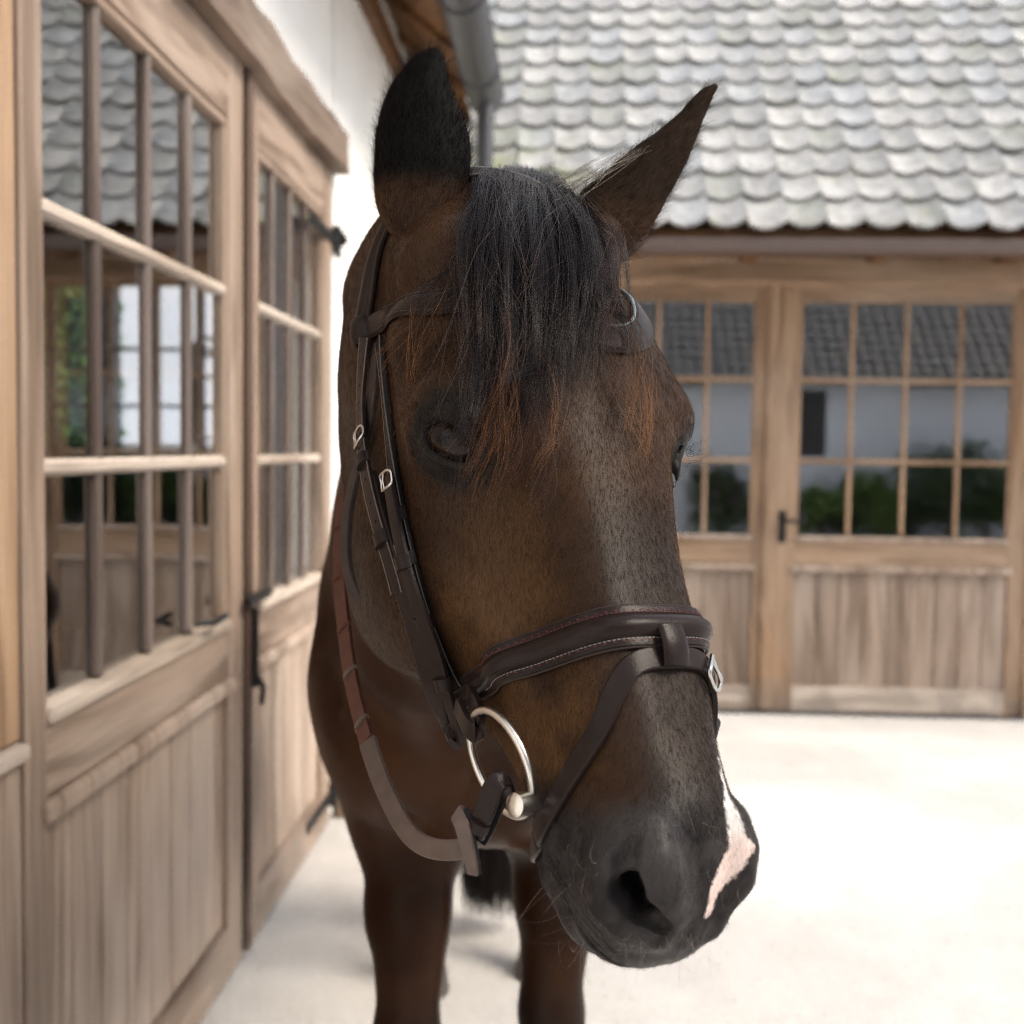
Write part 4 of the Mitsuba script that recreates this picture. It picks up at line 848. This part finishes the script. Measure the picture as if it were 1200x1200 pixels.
hair_part(HK + '__tail', [(path, np.array([.022, .016, .015]) * np.exp(.4 * R.normal(size=(n, 1, 1))) * np.ones((1, 16, 1)), np.full(n, .0022))], label='dark tail hanging behind the front legs')

# ------------------------------------------------------------------ the bridle
def leathermat(key, rgb, rough=0.28, spec=0.12):
    def col(p, n, uv): return mix(np.array(rgb) * 0.8, np.array(rgb) * 1.25, fbm(p.x * 90, p.y * 90, p.z * 90, octaves=3))
    def bmp(p, n, uv): return fbm(p.x * 900, p.y * 900, p.z * 900, octaves=2)
    scene[key] = {'type': 'bumpmap', 'bump': mikit.proc(bmp, 2e-4), 'scale': 0.00012, 'nested': {'type': 'principled', 'base_color': mikit.proc(col), 'roughness': rough, 'specular': spec}}
leathermat('leather', (0.0150, 0.0100, 0.0092)); leathermat('leather_edge', (0.036, 0.027, 0.025), 0.5); leathermat('leather_pale', (0.10, 0.080, 0.074), 0.45); leathermat('leather_black', (0.008, 0.0075, 0.008), 0.38)
leathermat('leather_red', (0.062, 0.023, 0.016), 0.55, 0.3); leathermat('leather_flesh', (0.085, 0.062, 0.053), 0.6, 0.3)
pr('steel', (0.50, 0.49, 0.47), 0.20, 1.0); pr('steel_dull', (0.62, 0.60, 0.56), 0.30, 1.0); pr('thread_red', (0.15, 0.025, 0.028), 0.6); pr('thread_white', (0.30, 0.27, 0.26), 0.6); pr('lining_blue', (0.15, 0.19, 0.21), 0.5); pr('thread_dark', (0.09, 0.07, 0.065), 0.6)
FLAT = [(-.5, 0), (-.5, .6), (-.46, .92), (-.40, 1), (0, 1.02), (.40, 1), (.46, .92), (.5, .6), (.5, 0), (.40, -.02), (-.40, -.02)]
PAD = [(-.5, 0), (-.5, .30), (-.47, .42), (-.34, .46), (-.29, .42), (-.255, .50), (-.22, .70), (-.12, .94), (0, 1.0), (.12, .94), (.22, .70), (.255, .50), (.29, .42), (.34, .46), (.47, .42), (.5, .30), (.5, 0), (0, -.05)]
ROLL = [(-.5, .1), (-.47, .45), (-.36, .78), (-.18, .95), (0, 1), (.18, .95), (.36, .78), (.47, .45), (.5, .1), (.36, -.05), (-.36, -.05)]
def frames(P, N):
    t = np.gradient(P, axis=0); t /= np.linalg.norm(t, axis=1, keepdims=True); b = np.cross(N, t); b /= np.linalg.norm(b, axis=1, keepdims=True); return t, b, np.cross(t, b)
def strap(P, N, width, thick, prof=FLAT, closed=False):
    """a leather strap along the points P, its outer face towards N"""
    P, N = np.asarray(P, float), np.asarray(N, float); n = len(P); w = np.broadcast_to(width, (n,)); h = np.broadcast_to(thick, (n,))
    t, b, nn = frames(P, N); c = np.array(prof); m = len(c)
    v = (P[:, None] + (c[None, :, 0] * w[:, None])[..., None] * b[:, None] + (c[None, :, 1] * h[:, None])[..., None] * nn[:, None]).reshape(-1, 3)
    r = n if closed else n - 1; i, j = np.meshgrid(np.arange(r), np.arange(m), indexing='ij'); i2, j2 = (i + 1) % n, (j + 1) % m
    q = np.stack([i * m + j, i2 * m + j, i2 * m + j2, i * m + j2], -1).reshape(-1, 4); f = [np.vstack([q[:, [0, 1, 2]], q[:, [0, 2, 3]]])]
    if not closed:
        for e, s in ((0, 1), (n - 1, -1)):
            k = np.arange(1, m - 1); f.append(np.stack([0 * k, k, k + 1][::s], 1) + e * m)
    M = tm(v, np.vstack(f)); trimesh.repair.fix_normals(M); return M
def smoothrows(a, it=3):
    a = np.array(a)
    for _ in range(it): a[1:-1] = .25 * a[:-2] + .5 * a[1:-1] + .25 * a[2:]
    return a
def laid(px, off=.0015, n=40, it=12):
    """points over the skin along a line of the picture, and the outward direction"""
    c = spline(np.array(px, float), n); P, N = hit(c); N = smoothrows(N, 14); N /= np.linalg.norm(N, axis=1, keepdims=True)
    return smoothrows(P + N * np.broadcast_to(off, (n,))[:, None], it), N
def hung(pts, n=40, face=None):
    """points through (px, py, distance), facing the camera or as told"""
    c = spline(np.array(pts, float), n); P = at(c[:, 0], c[:, 1], c[:, 2]); F_ = np.broadcast_to(np.array(face if face is not None else (-.3, -1, .15), float), P.shape)
    t = np.gradient(P, axis=0); t /= np.linalg.norm(t, axis=1, keepdims=True); N = F_ - t * (F_ * t).sum(1, keepdims=True); return P, N / np.linalg.norm(N, axis=1, keepdims=True)
def ring_loop(ufun, vc, off, a0, a1, n):
    """round the head along u = ufun(v): angle 0 is the dorsal middle, positive towards the horse's left"""
    th = np.radians(np.linspace(a0, a1, n)); lo, hi = np.full(n, .005), np.full(n, .24)
    H = lambda r: np.stack([ufun(vc + r * np.cos(th)), vc + r * np.cos(th), r * np.sin(th)], 1)
    for _ in range(24):
        mid = (lo + hi) / 2; f = headF(H(mid)) - off / 1.09; hi = np.where(f > 0, mid, hi); lo = np.where(f > 0, lo, mid)
    r = smoothrows((lo + hi) / 2, 5); h = H(r); e = 5e-4
    g = np.stack([headF(h + np.eye(3)[k] * e) - headF(h - np.eye(3)[k] * e) for k in range(3)], 1) / HS; N = smoothrows(g @ HR.T, 6); return h2w(h), N / np.linalg.norm(N, axis=1, keepdims=True)
def stitches(P, N, across, lift, step=.0032, length=.0021, rad=.00028):
    t, b, nn = frames(P, N); L = P + b * np.broadcast_to(across, (len(P),))[:, None] + nn * np.broadcast_to(lift, (len(P),))[:, None]
    d = np.r_[0, np.cumsum(np.linalg.norm(np.diff(L, axis=0), axis=1))]; s = np.arange(step, d[-1] - step, step); ip = lambda x: np.stack([np.interp(x, d, L[:, k]) for k in range(3)], 1)
    a, m, c = ip(s - length / 2), ip(s) , ip(s + length / 2); Nn = np.stack([np.interp(s, d, nn[:, k]) for k in range(3)], 1)
    M, _ = strands(np.stack([a, m + Nn * rad * .6, c], 1), np.full(len(s), rad), sides=4, taper=.9); return M
def buckle(c, along, out, w, l, r=.0016):
    """a rounded metal frame with its tongue"""
    a, o = np.array(along, float), np.array(out, float); a /= np.linalg.norm(a); o -= a * (o @ a); o /= np.linalg.norm(o); s = np.cross(a, o); th = np.linspace(0, 2 * np.pi, 41)
    se = lambda x: np.sign(x) * np.abs(x) ** .45
    P = np.array(c) + (se(np.cos(th)) * l / 2)[:, None] * a + (se(np.sin(th)) * w / 2)[:, None] * s + (.0010 * np.cos(2 * th))[:, None] * o
    return cat([tube(P, r, 8, False), tube([np.array(c) - a * l * .5 + o * .001, np.array(c) + o * .0022, np.array(c) + a * l * .52 + o * .0016], r * .75, 7)])
def keeper(P, N, i, width, thick, length=.011):
    """a leather loop round a strap at its i-th point"""
    t, b, nn = frames(P, N); k = np.linspace(-.5, .5, 7)[:, None] * length; return strap(P[i] + t[i] * k, np.repeat(nn[i:i + 1], 7, 0), width, thick, ROLL)
B = 'bridle'
tell(B, 'dark brown leather bridle with padded noseband and silver buckles on the bay horse', 'bridle')
def put_b(name, m, mat='leather', **k): return put(f'{B}__{name}', m, mat, smooth=k.pop('smooth', 40), **k)
# noseband with its piping and stitching
nu = lambda v: .4005 + .175 * (v + .006)
P, N = ring_loop(nu, -.085, .0015, -180, 180, 150); P, N = P[:-1], N[:-1]
nbw = np.interp(np.abs(np.linspace(-180, 180, 150)[:-1] + 10), [0, 60, 110, 180], [.0285, .0275, .021, .018])
nb = put_b('noseband', strap(P, N, nbw, .0095, PAD, True))
h = slice(25, 110)
for sd, col in ((-1, 'thread_red'), (1, 'thread_red')):
    put(nb + '__stitching', stitches(P[h], N[h], sd * nbw[h] * .315, .0046), 'thread_white' if sd < 0 else col, smooth=True, kind='stuff'); put(nb + '__stitching', stitches(P[h], N[h], sd * nbw[h] * .365, .0046, .0064), 'thread_red', smooth=True, kind='stuff')
for sd in (-1, 1):
    t, b, nn = frames(P, N); put(nb + '__piping', tube((P + b * (sd * nbw * .495)[:, None] + nn * .002), .0011, 6, False), 'leather_edge', smooth=True)
# flash strap below it, held by a tab
fu = CubicSpline([-.20, -.17, -.12, -.09, -.07, -.044, -.023, -.004, .02], [.500, .508, .512, .5065, .496, .476, .4545, .4215, .4100])
FP, FN = ring_loop(fu, -.085, .0012, -170, 170, 150)
put_b('flash_strap', strap(FP, FN, .0155, .0036))
mid = ring_loop(nu, -.085, .0015, -2, 2, 3); m0, mn = mid[0][1], mid[1][1]; fm = ring_loop(fu, -.085, .0012, -3, 3, 3); f0, fn_ = fm[0][1], fm[1][1]
dn = (f0 - m0) / np.linalg.norm(f0 - m0); sd_ = np.cross(dn, mn); tb = []
for k in np.linspace(0, 1, 14): tb.append(m0 + (f0 - m0) * (k * 1.18 + .12) + mn * (.0085 - .0030 * k + .002 * math.sin(math.pi * k)))
put_b('flash_tab', strap(np.array(tb), np.repeat(mn[None], 14, 0), .021, .0034, ROLL))
fi = int(np.argmin(np.linalg.norm(FP - at(828, 795, .80), axis=1))); fi = np.argmin(np.hypot(*( (np.stack([600 + FPX * ((FP - CAM) @ CR) / ((FP - CAM) @ CF), 600 - FPX * ((FP - CAM) @ CU) / ((FP - CAM) @ CF)], 1) - [826, 792]).T)))
t, b, nn = frames(FP, FN)
put_b('buckle', buckle(FP[fi] + nn[fi] * .0048, t[fi], nn[fi], .022, .018), 'steel', smooth=True)
put_b('keeper', keeper(FP, FN, min(fi + 6, 148), .0175, .0075))
# browband: from the near loop down over the forehead to the far side
bl = [(-.087, -.113, .036), (-.091, -.090, .047), (-.0935, -.060, .068), (-.086, -.026, .089), (-.068, .004, .117), (-.038, .018, .143), (0, .022, .155), (.036, .0185, .146), (.060, .009, .100), (.079, -.016, .058), (.090, -.050, .046), (.090, -.088, .042), (.087, -.113, .034)]
c = spline([(w, v, u) for w, v, u in bl], 90); P, N = skin(h2w(c[:, ::-1])); N = smoothrows(N, 16); N /= np.linalg.norm(N, axis=1, keepdims=True); P = smoothrows(P + N * .0024, 6)
bw = np.interp(np.linspace(0, 1, 90), [0, .12, .5, .88, 1], [.021, .0205, .024, .0205, .021])
bb = put_b('browband', strap(P, N, bw, .0042, ROLL))
for sd in (-1, 1): put(bb + '__stitching', stitches(P[6:84], N[6:84], sd * bw[6:84] * .40, .0036, .0026, .0017, .00022), 'thread_dark', smooth=True, kind='stuff')
t, b, nn = frames(P, N); put(bb + '__lining', tube(P[45:] + b[45:] * (bw[45:] * .5)[:, None] + nn[45:] * .0008, .0016, 6, False), 'lining_blue', smooth=True)
for i, e in ((0, 3), (89, 86)):
    d = (P[i] - P[e]) / np.linalg.norm(P[i] - P[e]); put_b('browband_loop', strap(P[i] + d * np.linspace(-.010, .008, 9)[:, None] + N[i] * (.006 * np.sin(np.linspace(0, 3.14, 9)))[:, None], np.repeat(N[i:i + 1], 9, 0), .0235, .0055, ROLL))
# headpiece over the poll behind the ears
hp = [(.036, -.120, -.0885), (.010, -.100, -.088), (-.022, -.086, -.082), (-.045, -.060, -.070), (-.055, -.040, -.050), (-.060, -.026, -.025), (-.062, -.022, 0)]
hp = hp + [(u, v, -w) for u, v, w in hp[-2::-1]]; P, N = skin(h2w(spline(hp, 70))); N = smoothrows(N, 12); N /= np.linalg.norm(N, axis=1, keepdims=True); P = smoothrows(P + N * .0030, 8)
put_b('headpiece', strap(P, N, .026, .0065, PAD))
# straps on the near cheek
def cheek(name, px, w, off, th=.0034, mat='leather', n=44):
    P, N = laid(px, off, n); t, b, nn = frames(P, N); k = put_b(name, strap(P, N, w, th), mat); return P, N, k
A, AN, ak = cheek('cheekpiece', [(441, 398), (438, 440), (437, 490), (441, 545), (449, 585), (462, 632), (471, 660), (479, 692)], np.interp(np.linspace(0, 1, 44), [0, .9, 1], [.0135, .0135, .006]), .0085)
U, UN, uk = cheek('cheekpiece', [(452, 402), (457, 450), (462, 500), (467, 545), (472, 590), (484, 640), (493, 680), (505, 722), (520, 765), (538, 800), (556, 822)], .0125, .0035, mat='leather_black')
V, VN_, vk = cheek('cheekpiece', [(443, 560), (456, 605), (470, 650), (484, 690), (500, 735), (516, 782), (532, 815), (543, 838), (552, 852)], np.interp(np.linspace(0, 1, 44), [0, .4, .75, 1], [.014, .016, .021, .016]), np.interp(np.linspace(0, 1, 44), [0, .5, .8, 1], [.0045, .0075, .012, .016]), .0045, 'leather')
W_, WN, wk = cheek('cheekpiece', [(470, 560), (478, 605), (489, 650), (503, 695), (520, 742), (534, 780), (545, 806), (556, 830), (560, 848)], .0115, np.interp(np.linspace(0, 1, 44), [0, .5, .8, 1], [.009, .012, .015, .017]), .0036)
for (P, N), i, w, th in (((A, AN), 21, .0165, .0075), ((A, AN), 34, .0175, .0078), ((U, UN), 20, .0155, .010), ((U, UN), 25, .015, .0115), ((U, UN), 32, .0145, .012), ((W_, WN), 34, .0150, .0085), ((W_, WN), 14, .0145, .0085)):
    put_b('keeper', keeper(P, N, i, w, th, .010))
for (P, N), i, lift in (((A, AN), 17, .0048), ((U, UN), 16, .0085)):
    t, b, nn = frames(P, N); put_b('buckle', buckle(P[i] + nn[i] * lift, t[i], nn[i], .0175, .0125, .0012), 'steel', smooth=True)
hl = []
for i in (5, 8, 11, 24, 28, 31): t, b, nn = frames(A, AN); hl.append(trimesh.creation.cylinder(.0011, .0006, sections=10, transform=trimesh.geometry.align_vectors([0, 0, 1], nn[i]) ).apply_translation(A[i] + nn[i] * .0036))
put(ak + '__strap_holes', cat(hl), 'leather_black', kind='stuff')
put(vk + '__stitching', stitches(V[14:], VN_[14:], np.interp(np.linspace(0, 1, 30), [0, 1], [-.0066, -.008]), .0047, .0030, .0019, .00022), 'thread_dark', smooth=True, kind='stuff')
for (P, N), w, i0 in (((A, AN), .0135, 0), ((V, VN_), .016, 12), ((U, UN), .0125, 0)):
    t, b, nn = frames(P, N)
    for sd in (-1, 1): put(ak + '__edge', tube(P[i0:] + b[i0:] * (sd * w * .47) + nn[i0:] * .0030, .0007, 5, False), 'leather_pale', smooth=True)
# the same on the far cheek, where the picture shows only its edge
for off, w, (v0, w0) in ((.004, .0135, (0, 0)), (.008, .0125, (.012, 0))):
    h = spline([(.05, -.112 + v0, .088), (.12, -.125 + v0, .094), (.20, -.124 + v0, .098), (.28, -.122 + v0, .088), (.35, -.13 + v0, .068), (.42, -.13 + v0, .056)], 40); P, N = skin(h2w(h)); N = smoothrows(N, 10); put_b('cheekpiece', strap(smoothrows(P + N * off, 5), N, w, .0036))
# the turned up leather that holds the ring
LP, LN = hung([(538, 826, .800), (545, 840, .790), (552, 852, .780), (560, 857, .776), (566, 851, .779), (566, 840, .788), (560, 826, .800), (553, 812, .812)], 34, (-.95, -.5, -.1))
put_b('bit_loop', strap(LP, LN, .0165, .0038), 'leather')
# throatlatch, loose under the jowl
TP, TN = hung([(440, 405, .915), (437, 470, .905), (428, 520, .905), (413, 575, .908), (406, 630, .905), (412, 680, .90), (428, 712, .895), (455, 745, .93), (500, 765, 1.0), (560, 760, 1.06), (620, 700, 1.08), (660, 600, 1.06)], 90, (-.75, -.65, .1))
put_b('throatlatch', strap(TP, TN, .0115, .0032), 'leather_edge')

# ------------------------------------------------------------------ bit and reins
tell('bit', 'loose ring steel bit at the corner of the horse\'s mouth', 'bit')
def ringmesh(c, e1, e2, r, t):
    th = np.linspace(0, 2 * np.pi, 65)[:-1]; P = c + r * (np.cos(th)[:, None] * e1 + np.sin(th)[:, None] * e2); n = len(P); o = np.cross(e1, e2); ph = np.arange(12) * np.pi / 6
    rad = (P - c) / r; v = (P[:, None] + t * (np.cos(ph)[None, :, None] * rad[:, None] + np.sin(ph)[None, :, None] * o)).reshape(-1, 3)
    i, j = np.meshgrid(np.arange(n), np.arange(12), indexing='ij'); i2, j2 = (i + 1) % n, (j + 1) % 12; q = np.stack([i * 12 + j, i2 * 12 + j, i2 * 12 + j2, i * 12 + j2], -1).reshape(-1, 4)
    M = tm(v, np.vstack([q[:, [0, 1, 2]], q[:, [0, 2, 3]]])); trimesh.repair.fix_normals(M); return M
yb = 0.742
rc = (at(553, 845, .782) + at(621, 946, yb)) / 2; vd = (rc - CAM) / np.linalg.norm(rc - CAM); pl = at(621, 946, yb) - rc; RR = np.linalg.norm(pl); e1 = pl / RR; mn_ = np.cross(vd, e1); mn_ *= np.sign(mn_ @ CR); e2 = mn_ * .47 - vd * .88; e2 -= e1 * (e2 @ e1); e2 /= np.linalg.norm(e2)
put('bit__ring', ringmesh(rc, e1, e2, RR, .0028), 'steel_dull', smooth=True)
bc_ = at(614, 942, .731); inn = at(650, 937, .752) - bc_; inn /= np.linalg.norm(inn)
pf = np.array([(0, -.0105), (.0052, -.0105), (.0078, -.0085), (.0082, -.002), (.0078, .004), (.0068, .010), (.0064, .03), (.006, .06), (0, .06)])
put('bit__mouthpiece', map_mesh(trimesh.creation.revolve(pf, sections=28), lambda v: bc_ + v @ np.array([np.cross(inn, e1) / np.linalg.norm(np.cross(inn, e1)), np.cross(inn, np.cross(inn, e1)) / np.linalg.norm(np.cross(inn, np.cross(inn, e1))), inn])), 'steel_dull', smooth=40)
fr_ = h2w((.478, -.108, .066)); put('bit__ring', ringmesh(fr_ + HR @ [-.015, -.008, 0], HR[:, 0], HR[:, 1], RR, .0031), 'steel_dull', smooth=True)
K = 'reins'
tell(K, 'brown leather reins with stops, hanging from the bit ring and along the neck', 'reins')
P1, N1 = hung([(556, 990, .752), (520, 996, .765), (490, 986, .80), (466, 955, .845), (446, 912, .895), (432, 870, .94)], 40, (-.25, -1, .35))
P2, N2 = hung([(432, 870, .94), (422, 835, .975), (412, 790, 1.02), (405, 740, 1.07), (400, 690, 1.12), (399, 640, 1.16), (403, 580, 1.20)], 40, (-.6, -1, .2))
put(K + '__rein', strap(P1, N1, np.linspace(.0135, .0165, 40), .0034), 'leather_flesh', smooth=40, label='grey lower length of the rein')
put(K + '__rein', strap(P2, N2, .0172, .0034), 'leather_red', smooth=40, label='reddish upper length of the rein')
for i in (3, 11, 18, 26, 34): put(K + '__rein_stop', keeper(P2, N2, i, .0200, .0055, .0048), 'leather_flesh' if i < 12 else 'leather_red', smooth=40)
end = P2[-1]; pth = spline([end, (-.236, 1.34, 1.455), (-.246, 1.52, 1.51), (-.220, 1.75, 1.57), (-.125, 1.90, 1.655), (-.03, 1.76, 1.59), (.02, 1.5, 1.52), (.045, 1.25, 1.42), (.09, 1.0, 1.26), tuple(fr_)], 120)
pth = pth[2:]; nr = pth - np.array([X0, 0, 1.35]); nr[:, 1] = 0; put(K + '__rein', strap(pth, nr / np.linalg.norm(nr, axis=1, keepdims=True), .019, .0034), 'leather_red', smooth=40)
# the end of the rein folded round the ring, its keeper and the hanging tip
Q, QN = hung([(592, 934, .752), (591, 922, .744), (586, 916, .737), (580, 921, .733), (573, 938, .733), (565, 958, .737), (557, 978, .742)], 40, (-.25, -1, .2))
put(K + '__rein_loop', strap(Q, QN, .0138, .0036), 'leather', smooth=40)
Q2, Q2N = hung([(590, 924, .752), (582, 940, .755), (571, 965, .756), (560, 985, .754)], 24, (-.25, -1, .2)); put(K + '__rein_loop', strap(Q2, Q2N, .0130, .0036), 'leather_black', smooth=40)
put(K + '__keeper', keeper(Q, QN, 33, .0158, .0075, .0075), 'leather', smooth=40)
Q3, Q3N = hung([(538, 953, .744), (542, 962, .739), (547, 980, .738), (552, 1001, .741), (556, 1022, .745)], 24, (-.45, -1, .1)); put(K + '__rein_end', strap(Q3, Q3N, np.linspace(.0125, .0085, 24), .0036), 'leather_flesh', smooth=40)
Q4, Q4N = hung([(547, 949, .741), (551, 968, .738), (556, 995, .741), (560, 1021, .746)], 20, (.2, -1, .1)); put(K + '__rein_end', strap(Q4, Q4N, .0042, .0042), 'leather_black', smooth=40)
